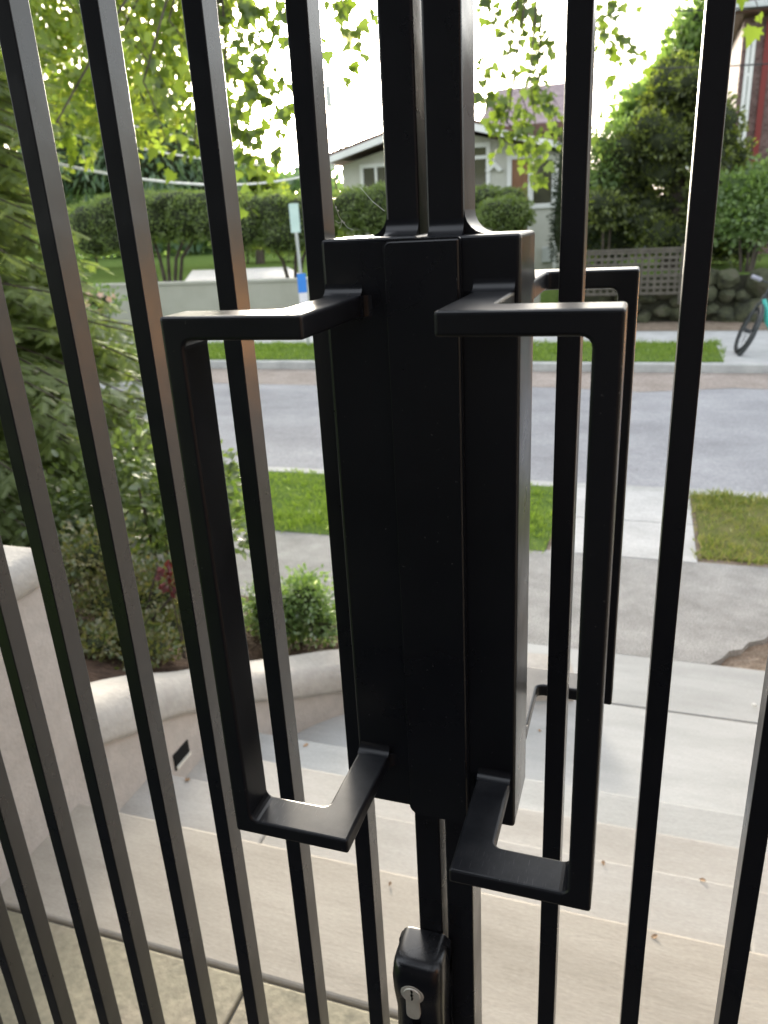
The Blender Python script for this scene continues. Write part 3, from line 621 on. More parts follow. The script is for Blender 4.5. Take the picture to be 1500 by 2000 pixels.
# keyed lock case on the left stile
def lock():
    x0, x1, y0, y1, z0, z1 = L(-0.1772), L(-0.1325), -0.0425*K, -0.0006, gz(0.80), gz(0.9865)
    # rounded case: sweep of rounded-rect sections up z, with a slight waist below the barrel
    bm = bmesh.new(); rings = []
    secs = [(z0, 0.0, 0.0), (gz(0.876), 0.0, 0.0), (gz(0.921), 0.0, 0.003), (gz(0.948), 0.001, 0.0), (gz(0.966), 0.001, -0.001), (z1-0.006, 0.0, 0.0006), (z1-0.0025, -0.0008, 0.003), (z1-0.0004, -0.003, 0.0065), (z1, -0.006, 0.010)]
    r = 0.0095
    for z, ex, ey in secs:
        ring = []
        for cx, cy, a0, rad in ((x0-ex+r, y0+ey+r, 180, r), (x1+ex-r, y0+ey+r, 270, r), (x1+ex-.002, y1-.002, 0, .002), (x0-ex+.002, y1-.002, 90, .002)):
            for k in range(6):
                a = R(a0+90*k/5); ring.append(bm.verts.new((cx+rad*math.cos(a), cy+rad*math.sin(a), z)))
        rings.append(ring)
    n = len(rings[0])
    for a, b in zip(rings, rings[1:]):
        for k in range(n): bm.faces.new((a[k], a[(k+1) % n], b[(k+1) % n], b[k]))
    bm.faces.new(rings[0][::-1]); bm.faces.new(rings[-1])
    case = from_bm('lock_case', bm, M['lockcase'], left, True)
    bm = bmesh.new(); prism(bm, [(x0-.0016, z0), (x1+.001, z0), (x1+.001, z1-.002), (x1-.004, z1-.001), (x0+.006, z1-.001), (x0+.001, z1-.003), (x0-.0016, z1-.006)], -0.0090, -0.0012)
    bmesh.ops.bevel(bm, geom=bm.edges[:], offset=0.001, segments=2, affect='EDGES')
    from_bm('back_plate', bm, M['lockcase'], case)
    # euro profile cylinder
    cx, cz, rad = L(-0.1577), gz(0.9567), 0.0107*K; hw, zb = 0.0063*K, gz(0.9255)
    out = []
    a_in = math.asin(hw/rad)
    for k in range(25):
        a = -math.pi/2 + a_in + (2*math.pi-2*a_in)*k/24; out.append((cx+rad*math.cos(a), cz+rad*math.sin(a)))
    for k in range(7):
        a = math.pi + math.pi*k/6; out.append((cx+hw*math.cos(a), zb+hw*.75+hw*math.sin(a)*.75))
    bm = bmesh.new(); prism(bm, out, y0-0.0012, y0+0.004)
    bmesh.ops.recalc_face_normals(bm, faces=bm.faces[:])
    bmesh.ops.bevel(bm, geom=[e for e in bm.edges if all(v.co.y < y0-.001 for v in e.verts)], offset=0.0004, segments=2, affect='EDGES')
    cyl = from_bm('lock_cylinder', bm, M['steel'], case)
    bm = bmesh.new()
    bmesh.ops.create_cone(bm, cap_ends=True, segments=28, radius1=rad*.74, radius2=rad*.70, depth=0.0009, matrix=Matrix.Translation((cx, y0-0.0015, cz)) @ Matrix.Rotation(R(90), 4, 'X'))
    kp = [(-.0009, .0048), (.0006, .0048), (.0009, .003), (.0002, .0018), (.0011, .0006), (.0004, -.0008), (.0010, -.0022), (.0003, -.0042), (-.0006, -.0042), (-.0003, -.0015), (-.0010, .0002), (-.0003, .0018)]
    o = from_bm('lock_plug', bm, M['steel'], case)
    bm = bmesh.new(); prism(bm, [(cx+u*1.15, cz+v*1.15) for u, v in kp], y0-0.0021, y0-0.001); from_bm('keyhole', bm, M['dark'], case)
    bm = bmesh.new()
    bmesh.ops.create_cone(bm, cap_ends=True, segments=20, radius1=.0042, radius2=.0042, depth=0.0012, matrix=Matrix.Translation((cx+.0005, y0-0.0004, gz(0.9085))) @ Matrix.Rotation(R(90), 4, 'X'))
    from_bm('screw_recess', bm, M['dark'], case)
lock()

# cobweb strands on the box top
bm = bmesh.new()
def gp(x, z, y=0.0): return (x*K, y, gz(z))
for a, b in ((at(656, 405, .012), at(668, 432, .012)), (at(668, 432, .012), at(690, 449, .008)), (at(655, 431, .012), at(668, 432, .012)), (at(668, 432, .012), at(662, 446, .008)), (at(704, 366, .03), at(751, 412, .004)), (at(656, 405, .012), at(650, 385, .01))):
    tube(bm, [a, (Vector(a)+Vector(b))/2-Vector((0, 0, .0012)), b], 0.00012, 4)
for q in ((656, 405), (660, 412), (668, 432), (672, 435)):
    bmesh.ops.create_icosphere(bm, subdivisions=1, radius=0.0006, matrix=Matrix.Translation(at(q[0], q[1], .012)))
tag(from_bm('cobweb', bm, M['silk']), 'thin cobweb strands strung from the gate bar to the strike box top', 'cobweb')

# ================================================================== UNSEEN PORCH ADDED BEHIND THE CAMERA TO BLOCK SKY LIGHT (lit by one warm lantern)
struct(box('shade_dark_floor', M['shadedark'], (GX0-0.25, GX1+0.3, -3.2, -0.302, -0.06, 0.0)))  # dark colour stands in for shade on the floor behind the gate
struct(box('sky_block_wall', M['shadedark'], (-4.5, 4.5, -3.4, -3.2, -0.2, 2.9)))  # added blocker, leaves the gate fronts only dark to mirror
struct(box('sky_block_ceiling', M['shadedark'], (-4.5, 4.5, -3.2, -1.25, 2.9, 3.0)))  # added roof, cut back so upper bevels still mirror some sky
struct(box('reflector_side_wall', M['reflectbrown'], (1.85, 2.05, -3.2, -0.35, -0.2, 2.9)))  # added to give the right faces of the bars a brown reflection
lan = empty('wall_lantern', (1.85, -0.75, 1.95)); tag(lan, 'small warm lit lantern on the added brown side wall beyond the frame', 'lantern')
box('lamp_glass', M['lampdim'], (-0.17, -0.05, -0.055, 0.055, -0.11, 0.11), lan, bev=0.01)
box('lamp_cap', M['black'], (-0.19, -0.03, -0.075, 0.075, 0.112, 0.14), lan, bev=0.008)
box('lamp_arm', M['black'], (-0.05, 0.0, -0.02, 0.02, -0.03, 0.03), lan, bev=0.004)
#__PART2__
lan2 = empty('wall_lantern', (1.50, 3.0, 1.06)); tag(lan2, 'small warm lit lantern on the right wall at the foot of the steps', 'lantern')
box('lamp_glass', M['lampglass'], (-0.19, -0.06, -0.06, 0.06, -0.12, 0.12), lan2, bev=0.01)
box('lamp_cap', M['black'], (-0.21, -0.04, -0.08, 0.08, 0.122, 0.15), lan2, bev=0.008)
box('lamp_arm', M['black'], (-0.06, 0.0, -0.02, 0.02, -0.03, 0.03), lan2, bev=0.004)

# ================================================================== HELPERS THAT PLACE BY SIGHT LINE
def dist(px, py, Y): return (at(px, py, Y)-CAM).dot(_f)
def EL(px, py, Y, rx, ry, rd=None):
    """ellipsoid seen at (px,py) at distance Y with half-sizes in photo pixels, turned into metres"""
    s = dist(px, py, Y)/FPX; c = at(px, py, Y)
    return (tuple(c), (rx*s, (rd if rd else rx)*s, ry*s))

# ================================================================== NEAR CONIFER (hemlock) AT THE LEFT
def conifer():
    base = at(-330, 1000, 3.0); x0, y0 = base.x, base.y
    root = empty('hemlock_tree', (x0, y0, -0.1)); tag(root, 'big feathery olive green conifer filling the left side behind the gate bars', 'tree')
    o0 = np.array([x0, y0, -0.1])
    bm = bmesh.new(); tube(bm, [(0, 0, -.3), (.02, 0, .8), (0, .03, 2.2), (.03, 0, 4.6)], [.11, .09, .065, .02], 10); from_bm('trunk', bm, M['bark'], root, True)
    bw = bmesh.new(); P, A, Nn, S = [], [], [], []
    nb = 980
    for i in range(nb):
        z = -0.05 + 4.05*(i/nb)**1.12
        az = R(rng.uniform(-105, 50))
        reach = np.interp(z, [0.1, 0.5, 0.9, 1.25, 1.6, 2.2, 3.0, 4.0], [2.15, 2.30, 2.40, 2.15, 1.85, 1.75, 1.75, 1.3])*rng.uniform(0.68, 1.08)
        dirh = np.array([math.cos(az), math.sin(az), 0]); sd_ = np.array([-dirh[1], dirh[0], 0])
        slope = rng.uniform(0.0, 0.30); droop = rng.uniform(0.25, 0.5)
        pts = []
        for t in np.linspace(0, 1, 7):
            s = t*reach; pts.append(np.array([0, 0, z]) + dirh*s + sd_*0.08*math.sin(3*t+i) + np.array([0, 0, slope*s - droop*s*t*0.9]))
        tube(bw, pts, [.014*(1-.85*t)+.002 for t in np.linspace(0, 1, 7)], 5)
        s = reach*0.18; k = 0
        while s < reach:
            t = s/reach; f = t*6; j = min(int(f), 5); p = pts[j]+(pts[j+1]-pts[j])*(f-j); d = pts[j+1]-pts[j]; d /= np.linalg.norm(d)
            sgn = 1 if k % 2 else -1; k += 1
            ln = (0.10 + 0.34*(1-t)*min(1, 3*t))*rng.uniform(.75, 1.15)
            sdn = np.cross([0, 0, 1], d); sdn /= np.linalg.norm(sdn)
            a = d*0.62 + sdn*sgn*0.75 + np.array([0, 0, rng.uniform(-.25, .05)]); a /= np.linalg.norm(a)
            q = 0.0; m_ = 0
            while q < ln:
                sg2 = 1 if m_ % 2 else -1; m_ += 1
                b = a*0.72 + np.cross([0, 0, 1], a)*sg2*0.65; b[2] -= 0.10+rng.uniform(0, .25)
                pp = p + a*q + np.array([0, 0, -0.35*q*q])
                P.append(pp); A.append(b); Nn.append(np.array([rng.normal(0, .25), rng.normal(0, .25), 1])); S.append(rng.uniform(.8, 1.25)*(0.105 if q < ln*.75 else .085))
                q += 0.040
            P.append(p+a*ln); A.append(a); Nn.append(np.array([0, 0, 1.])); S.append(.10)
            s += 0.062
    from_bm('branch_wood', bw, M['bark'], root)
    # template: one feathered twig, a comb of needles either side of its stem (one island, so one colour)
    nn_ = 9; rib = [(0, y, .02*math.sin(3*y)) for y in np.linspace(0, 1, nn_+1)]; tv = list(rib); tf = []
    for sg in (-1, 1):
        out = []
        for k in range(nn_):
            y0 = k/nn_; ln_ = (.30-.20*abs(y0-.25))*(1 if k % 2 else .9)
            out += [(sg*.020, y0+.012, 0), (sg*ln_, y0+.17, -.05), (sg*ln_*.93, y0+.20, -.05)]
        a0 = len(tv); tv += out
        f = list(range(nn_, -1, -1)) + list(range(a0, a0+len(out)))
        tf.append(tuple(f) if sg > 0 else tuple(f[::-1]))
    leaves('crown', (tv, tf), M['hemlock'], np.array(P), np.array(A), np.array(Nn), np.array(S), root)
conifer()

# ================================================================== MAPLE REACHING OVER THE STREET EDGE
def maple():
    tx, ty = -5.3, 5.0
    root = empty('maple_tree', (tx, ty, -0.6)); tag(root, 'maple with lobed bright green leaves hanging on drooping twigs across the top', 'tree')
    o0 = np.array([tx, ty, -0.6])
    bm = bmesh.new(); tube(bm, [(0, 0, -.1), (0.03, 0, 1.2), (0, .05, 2.6), (.1, 0, 3.6)], [.19, .15, .13, .10], 12); from_bm('trunk', bm, M['bark'], root, True)
    tw = [(330, -90, 555, 160, 5.0, 30), (400, -70, 548, 70, 5.0, 30), (420, -40, 545, 255, 5.0, 30), (415, 40, 510, 360, 4.9, 24), (440, 110, 565, 215, 5.1, 24), (520, -90, 560, 90, 5.2, 18), (560, -100, 690, 60, 5.3, 14),
          (600, -90, 722, 110, 5.3, 14), (640, -80, 745, 25, 5.4, 12), (640, 50, 690, 160, 5.3, 8), (430, 190, 485, 330, 4.9, 20), (380, 280, 500, 425, 4.8, 16), (450, 240, 545, 300, 5.0, 14),
          (180, -60, 340, 200, 4.6, 26), (90, -50, 230, 160, 4.4, 22), (240, 60, 400, 300, 4.7, 26), (280, 160, 340, 330, 4.4, 12), (110, 240, 140, 300, 3.9, 4), (20, -40, 90, 140, 4.3, 14), (330, 40, 430, 210, 4.8, 22),
          (905, -120, 1100, 110, 6.2, 34), (925, -20, 1095, 215, 6.3, 34), (1000, -110, 1060, 160, 6.2, 28), (1060, -110, 1245, 115, 6.5, 26), (1140, -90, 1225, 105, 6.4, 18), (1150, 20, 1200, 150, 6.4, 8), (935, 110, 975, 300, 6.0, 18),
          (990, 120, 1060, 325, 6.1, 22), (1035, 150, 1052, 345, 6.0, 18), (945, 180, 1035, 270, 6.0, 18), (1050, 170, 1098, 275, 6.2, 12), (990, 240, 1050, 350, 6.0, 12), (1170, -70, 1255, -8, 6.4, 7), (1440, -60, 1485, 42, 5.0, 5), (1130, 160, 1165, 290, 6.4, 7)]
    bw = bmesh.new(); P, A, Nn, S = [], [], [], []
    hub = np.array([0.1, 0, 3.6])
    limbs = {'l': np.array(at(420, -260, 4.9))-o0, 'm': np.array(at(760, -330, 5.6))-o0, 'r': np.array(at(1080, -330, 6.3))-o0, 'f': np.array(at(1430, -260, 5.2))-o0}
    def arc(p, q, sag, n=7): return [p+(q-p)*t+np.array([0, 0, sag*4*t*(1-t)]) for t in np.linspace(0, 1, n)]
    for a, b, r0, r1 in ((hub, limbs['l'], .075, .03), (limbs['l'], limbs['m'], .05, .03), (limbs['m'], limbs['r'], .035, .018), (limbs['r'], limbs['f'], .018, .008)):
        tube(bw, arc(a, b, .25), list(np.linspace(r0, r1, 7)), 8)
    for (xa, ya, xb, yb, Y, n) in tw:
        big = Y < 5.6; n = int(n*(1.25 if big else 1.9))
        a = np.array(at(xa, ya, Y))-o0; b = np.array(at(xb, yb, Y+rng.uniform(-.15, .15)))-o0
        near = min(limbs.values(), key=lambda L_: np.linalg.norm(L_-a))
        tube(bw, arc(near, a, .05, 4), [.009, .008, .007, .006], 5)
        pts = arc(a, b, .06, 9); tube(bw, pts, list(np.linspace(.0055, .0015, 9)), 5)
        for k in range(n):
            t = (k+rng.random())/n; f = t*8; j = min(int(f), 7); p = pts[j]+(pts[j+1]-pts[j])*(f-j)
            off = rnd_unit(1)[0]*rng.uniform(.03, .13); off[2] = -abs(off[2])*.8
            q = p+off; tube(bw, [p, p+off*.5+np.array([0, 0, .01]), q], .0010, 3, cap=False)
            P.append(q); ax = off/np.linalg.norm(off)*.6 + rnd_unit(1)[0]*.6 + np.array([0, 0, -.75]); A.append(ax)
            Nn.append(np.array([rng.normal(0, .6), -0.75+rng.normal(0, .5), .55])); S.append(rng.uniform(.055, .125) if big else rng.uniform(.045, .10))
    from_bm('branch_wood', bw, M['bark'], root)
    leaves('crown', MAPLE, M['maple'], np.array(P), np.array(A), np.array(Nn), np.array(S), root)
maple()

# ================================================================== BACKGROUND TREES
def shifted(ells, o): return [((c[0]-o[0], c[1]-o[1], c[2]-o[2]), r) for c, r in ells]
def plant(name, label, cat, ells, n, size, tmpl, m, ground, group=None, trunk=0.12, stems=None, **kw):
    cx = np.mean([c[0] for c, _ in ells]); cy = np.mean([c[1] for c, _ in ells])
    o = (cx, cy, ground); root = empty(name, o); tag(root, label, cat, group)
    es = shifted(ells, o)
    top = max(c[2] for c, _ in es)
    bm = bmesh.new()
    if stems:
        for sx, sy, lean in stems: tube(bm, [(sx*.25, sy*.25, -.05), (sx*.4+lean*.1, sy*.4, top*.35), (sx+lean*.3, sy, top*.75), (sx*1.4+lean*.4, sy*1.3, top)], [trunk, trunk*.8, trunk*.55, trunk*.3], 7)
    else:
        tube(bm, [(0, 0, -.05), (trunk*.4, 0, top*.4), (0, trunk*.3, top*.8), (0, 0, top)], [trunk, trunk*.85, trunk*.5, trunk*.25], 9)
    from_bm('stem' if stems else 'trunk', bm, M['bark'], root, True)
    crown(root, es, n, size, tmpl, m, **kw); return root
plant('broadleaf_tree', 'yellow green broadleaf tree glowing behind the conifer at upper left', 'tree',
      [EL(300, 60, 11, 150, 120), EL(150, 120, 11.5, 160, 130), EL(380, 180, 11, 90, 110), EL(220, 220, 11, 120, 80), EL(330, -60, 11, 170, 100), EL(60, -20, 11, 160, 140), EL(-60, 180, 11.5, 160, 170)], 9000, .15, OVAL, M['yellowleaf'], Z1, core=0, shell=.85, lump=.35, trunk=.16)
plant('fir_tree', 'blue green conifer standing far behind the pale cables', 'tree',
      [EL(180, 330, 26, 130, 70), EL(300, 300, 26, 120, 80), EL(250, 220, 26, 110, 80), EL(390, 340, 27, 80, 50), EL(130, 250, 26, 120, 100), EL(60, 380, 26, 120, 80), EL(420, 300, 27, 50, 60)], 9000, .42, SLIM, M['bluefir'], -0.06, core=0.7, shell=.6, lump=.35, trunk=.3, up=-.6)
plant('lime_tree', 'pale green tree far behind the dark cypress, against the sky', 'tree',
      [EL(1345, 130, 34, 60, 80), EL(1310, 190, 34, 70, 60), EL(1270, 215, 34, 55, 45), EL(1362, 60, 34, 32, 50), EL(1235, 235, 34, 40, 30), EL(1400, 150, 34, 60, 100)], 7000, .30, OVAL, M['freshleaf'], 0.2, core=0.62, shell=.5, lump=.3, trunk=.25)
plant('distant_tree', 'low olive tree peeping over the clipped hedge by the bright sky', 'tree',
      [EL(490, 370, 30, 40, 50), EL(520, 385, 30, 30, 30), EL(470, 340, 30, 30, 40)], 1800, .28, OVAL, M['yellowleaf'], -.06, core=.6, lump=.3, trunk=.2)
plant('yew_tree', 'dark narrow yew against the corner of the grey house', 'tree',
      [EL(1102, 440, 18.5, 26, 70), EL(1110, 350, 18.5, 26, 90), EL(1125, 300, 18.5, 24, 60)], 2600, .12, SLIM, M['yew'], 0.2, core=.8)
ells = [EL(x, 415+rng.uniform(-25, 25), 44, 75, 55+rng.uniform(0, 30)) for x in range(-160, 700, 55)]
ps, d = blob_points(ells, 9000, .5, .25, 8)
tag(leaves('far_woods', OVAL, M['bluefir'], ps, rnd_unit(len(ps))+d*.5, rnd_unit(len(ps))+np.array([0, 0, 1]), .75*(.6+.6*rng.random(len(ps)))), 'hazy mass of trees low behind the hedges', 'trees', kind='stuff')
ells = [EL(x, 468+rng.uniform(-6, 8), 31, 50, 24) for x in list(range(-100, 260, 70))+[480, 560, 640]]
for i, e in enumerate(ells):
    plant('garden_shrub', 'low rounded garden shrub in the shade beneath the clipped hedges', 'shrub', [e], 420, .17, OVAL, M['freshleaf' if i % 3 else 'hedge'], -.06, group='shrubs beneath the clipped hedges', trunk=.05, core=.7, lump=.3)
# golden cypress: many lifted sprays on a dark cone
def cypress():
    ells = []
    Yc = 17.6
    for py, half in ((470, 150), (430, 165), (390, 160), (350, 148), (310, 126), (275, 106), (240, 84), (205, 66), (175, 50), (150, 30)):
        nk = max(3, int(half/15))
        for i in range(nk):
            x = 1318 + (370-py)*.06 + half*(-1+2*(i+.5)/nk) + rng.uniform(-12, 12)
            ells.append(EL(x, py+rng.uniform(-16, 16), Yc+rng.uniform(-1.1, .5), rng.uniform(26, 44), rng.uniform(18, 30)))
    plant('cypress_tree', 'large dark cypress with golden tips behind the lattice fence', 'tree', ells, 42000, .080, OVAL, M['hinoki'], 0.2, trunk=.2, core=.90, shell=.30, lump=.45, up=.5, outward=.75)
cypress()
plant('garden_shrub', 'light green leafy shrub leaning out left of the golden tipped cypress', 'shrub',
      [EL(1195, 312, 17.0, 40, 42), EL(1172, 285, 17.2, 30, 34), EL(1222, 268, 17.2, 32, 34), EL(1180, 345, 17.0, 34, 30)], 2600, .085, OVAL, M['freshleaf'], 0.2, trunk=.03, stems=[(-.2, 0, .1), (.2, 0, -.1)], core=.5, lump=.35, shell=.7)
plant('yew_tree', 'dark broad yew filling the gap between the lattice and the house', 'tree',
      [EL(1165, 430, 18.0, 55, 75), EL(1150, 380, 18.2, 40, 60), EL(1205, 455, 17.9, 50, 50)], 5200, .10, SLIM, M['yew'], 0.2, trunk=.08, core=.8, lump=.3)
# clipped cloud hedges
def hedge(label, ells, n, stems, trunk=.06):
    plant('clipped_hedge', label, 'hedge', ells, int(n*1.7), .062, OVAL, M['hedge'], -0.06, group='clipped hedges across the street', trunk=trunk, stems=stems, core=.86, shell=.22, lump=.12, outward=.35)
hedge('long flat topped clipped hedge on twisted trunks above the grey wall', [EL(x, 428 + (12 if x in (185, 470) else 0)+rng.uniform(-4, 4), 19, 46, 44, 70) for x in (185, 232, 280, 328, 376, 424, 470)] + [EL(x, 398, 19, 70, 26, 70) for x in (260, 340, 415)] + [EL(190, 470, 19, 40, 30, 60), EL(240, 465, 19, 40, 28, 60)], 15000,
      [(-1.2, 0, .3), (-.3, .1, -.4), (.25, -.1, .5), (.8, 0, .6), (1.4, .1, -.2)])
hedge('dark clipped hedge right behind the street sign', [EL(505, 430, 19.5, 45, 52), EL(545, 425, 19.5, 50, 52), EL(590, 430, 19.5, 50, 52), EL(625, 440, 19.5, 40, 50), EL(560, 460, 19.5, 60, 35)], 6500, [(-.6, 0, -.4), (.1, .1, .3), (.6, 0, .4)])
hedge('clipped hedge under the left gable window', [EL(690, 412, 19.5, 52, 45), EL(740, 410, 19.5, 48, 48), EL(790, 420, 19.5, 50, 45)], 6500, [(-.5, 0, 0), (.4, 0, .2)])
hedge('rounded clipped shrub nearest the house door', [EL(985, 416, 18.8, 55, 30), EL(1000, 430, 18.8, 40, 24)], 3200, [(-.2, 0, 0), (.2, 0, .1)])
hedge('clipped shrub below the transom window', [EL(940, 395, 20, 62, 30), EL(995, 392, 20, 36, 24), EL(880, 400, 20, 60, 34)], 4200, [(-.3, 0, 0), (.4, 0, .1)])
# young shrub tree on the right terrace
plant('young_tree', 'small leafy tree with forked stems on the lawn above the boulder wall', 'tree',
      [EL(1470, 400, 15.9, 62, 60), EL(1430, 430, 15.9, 42, 45), EL(1500, 360, 15.9, 50, 50), EL(1420, 375, 15.9, 36, 36), EL(1480, 450, 15.9, 40, 28), EL(1530, 420, 15.9, 50, 50)], 4200, .10, OVAL, M['freshleaf'], 0.2, trunk=.03, stems=[(-.35, 0, -.2), (0, .1, .1), (.35, 0, .3), (.15, -.1, .5)], core=0.0, shell=.95, lump=.3)
plant('flowering_shrub', 'shrub dotted with pink red flowers beyond the conifer boughs', 'shrub', [EL(195, 590, 14, 42, 30)], 500, .09, OVAL, M['freshleaf'], Z1, trunk=.03, core=.5)
sh = bpy.data.objects['flowering_shrub']
es = shifted([EL(190, 585, 13.8, 36, 24)], sh.location)
ps, d = blob_points(es, 18, .2, .1, 4)
for q, dd in zip(ps, d):
    bm = bmesh.new()      # an open five petalled flower
    c0 = bm.verts.new((0, 0, 0)); tp = [bm.verts.new((.09*math.cos(a)*(1 if k % 2 else .55), .09*math.sin(a)*(1 if k % 2 else .55), .02 if k % 2 else .01)) for k, a in enumerate(np.linspace(0, 2*math.pi, 10, endpoint=False))]
    for k in range(10): bm.faces.new((c0, tp[k], tp[(k+1) % 10]))
    f_ = from_bm('flower', bm, M['pinkpetal'], sh); f_.location = q; f_.rotation_euler = Vector(dd).to_track_quat('Z', 'Y').to_euler()

# ================================================================== PLANTING BED BEHIND THE LEFT WALL
plant('rhododendron', 'tall glossy leaved shrub between the conifer and the curved wall', 'shrub',
      [EL(330, 960, 2.75, 85, 85), EL(250, 900, 2.9, 80, 70), EL(420, 930, 2.9, 70, 70), EL(300, 1050, 2.6, 90, 60), EL(110, 1010, 2.5, 70, 60), EL(440, 1040, 2.8, 55, 70), EL(180, 980, 2.6, 90, 90)], 2500, .050, OVAL, M['rhodo'], -0.25, trunk=.014,
      stems=[(-.2, 0, .1), (.1, .1, -.1), (.25, -.05, .2), (-.05, -.1, .3)], core=0.0, shell=.9, lump=.3)
plant('azalea', 'dense low olive leaved shrub directly behind the coping', 'shrub',
      [EL(215, 1180, 2.15, 85, 75), EL(300, 1170, 2.3, 90, 75), EL(180, 1090, 2.2, 80, 70), EL(250, 1240, 2.0, 75, 45), EL(380, 1150, 2.45, 60, 80), EL(330, 1230, 2.15, 60, 45), EL(190, 1255, 1.85, 50, 32), EL(300, 1265, 1.95, 55, 28)], 9500, .023, OVAL, M['azalea'], -0.22, trunk=.010,
      stems=[(-.15, 0, .1), (.1, .05, -.1), (.2, -.05, .1)], core=.42, shell=.75, lump=.35)
plant('box_shrub', 'small bright leafy shrub at the outer end of the wall by the sidewalk', 'shrub',
      [EL(595, 1170, 2.75, 52, 55), EL(560, 1210, 2.7, 50, 55), EL(625, 1215, 2.75, 42, 55), EL(520, 1190, 2.75, 45, 60)], 5200, .025, OVAL, M['boxleaf'], -0.50, trunk=.009,
      stems=[(-.08, 0, .05), (.06, .03, .05), (.1, -.03, -.05)], core=.55, shell=.6, lump=.35)
plant('dwarf_rose', 'little dark red leaved plant among the shrubs in the bed', 'plant',
      [EL(335, 1130, 2.05, 22, 22)], 90, .035, OVAL, M['redleaf'], -0.2, trunk=.004, stems=[(-.02, 0, .02), (.02, 0, 0)], core=0)
def stone_obj(name, label, cat, c, r, m, seed, sub=3, amp=.25, group=None):
    bm = bmesh.new(); bmesh.ops.create_icosphere(bm, subdivisions=sub, radius=1)
    for v in bm.verts:
        s = 1+amp*mnoise.noise(v.co*1.4+Vector((seed, 0, 0)))+amp*.4*mnoise.noise(v.co*3.3+Vector((seed, 2, 0)))
        v.co = Vector((v.co.x*r[0]*s, v.co.y*r[1]*s, v.co.z*r[2]*s))
    o = from_bm(name, bm, m, None, True); o.location = c
    return tag(o, label, cat, group)
stone_obj('bed_stone', 'rough grey stone lying on the soil beside the small shrub', 'stone', at(640, 1283, 2.62), (.075, .05, .03), M['dirt'], 3)
stone_obj('pebble', 'single white pebble on the lower grey path', 'pebble', at(1473, 1377, 2.77), (.011, .009, .008), M['pebble'], 9, 2)

# ================================================================== STREET THINGS
# sign seen edge on
base = at(603, 676, 12.4)
sg = empty('street_sign', (base.x, base.y, Z1), R(30)); tag(sg, 'slim sign post with pale plate on top and blue and white plate below', 'sign')
lean = -0.06
bm = bmesh.new(); tube(bm, [(0, 0, -.05), (lean*.5, 0, 1.2), (lean, 0, 2.38)], .027, 10); from_bm('post', bm, M['galv'], sg, True)
def plate(name, m, z0, z1, wd, xc, parent=sg):
    bm = bmesh.new(); add_box(bm, xc-wd/2, xc+wd/2, -.036, -.030, z0, z1, bev=.002); return from_bm(name, bm, m, parent)
plate('sign_plate', M['sign_pale'], 1.93, 2.39, .16, lean*.95)
p = plate('sign_plate', M['sign_blue'], 0.94, 1.26, .155, lean*.45); p['label'] = 'blue plate'
p = plate('sign_plate', M['sign_white'], 0.76, 0.937, .15, lean*.38); p['label'] = 'white plate'
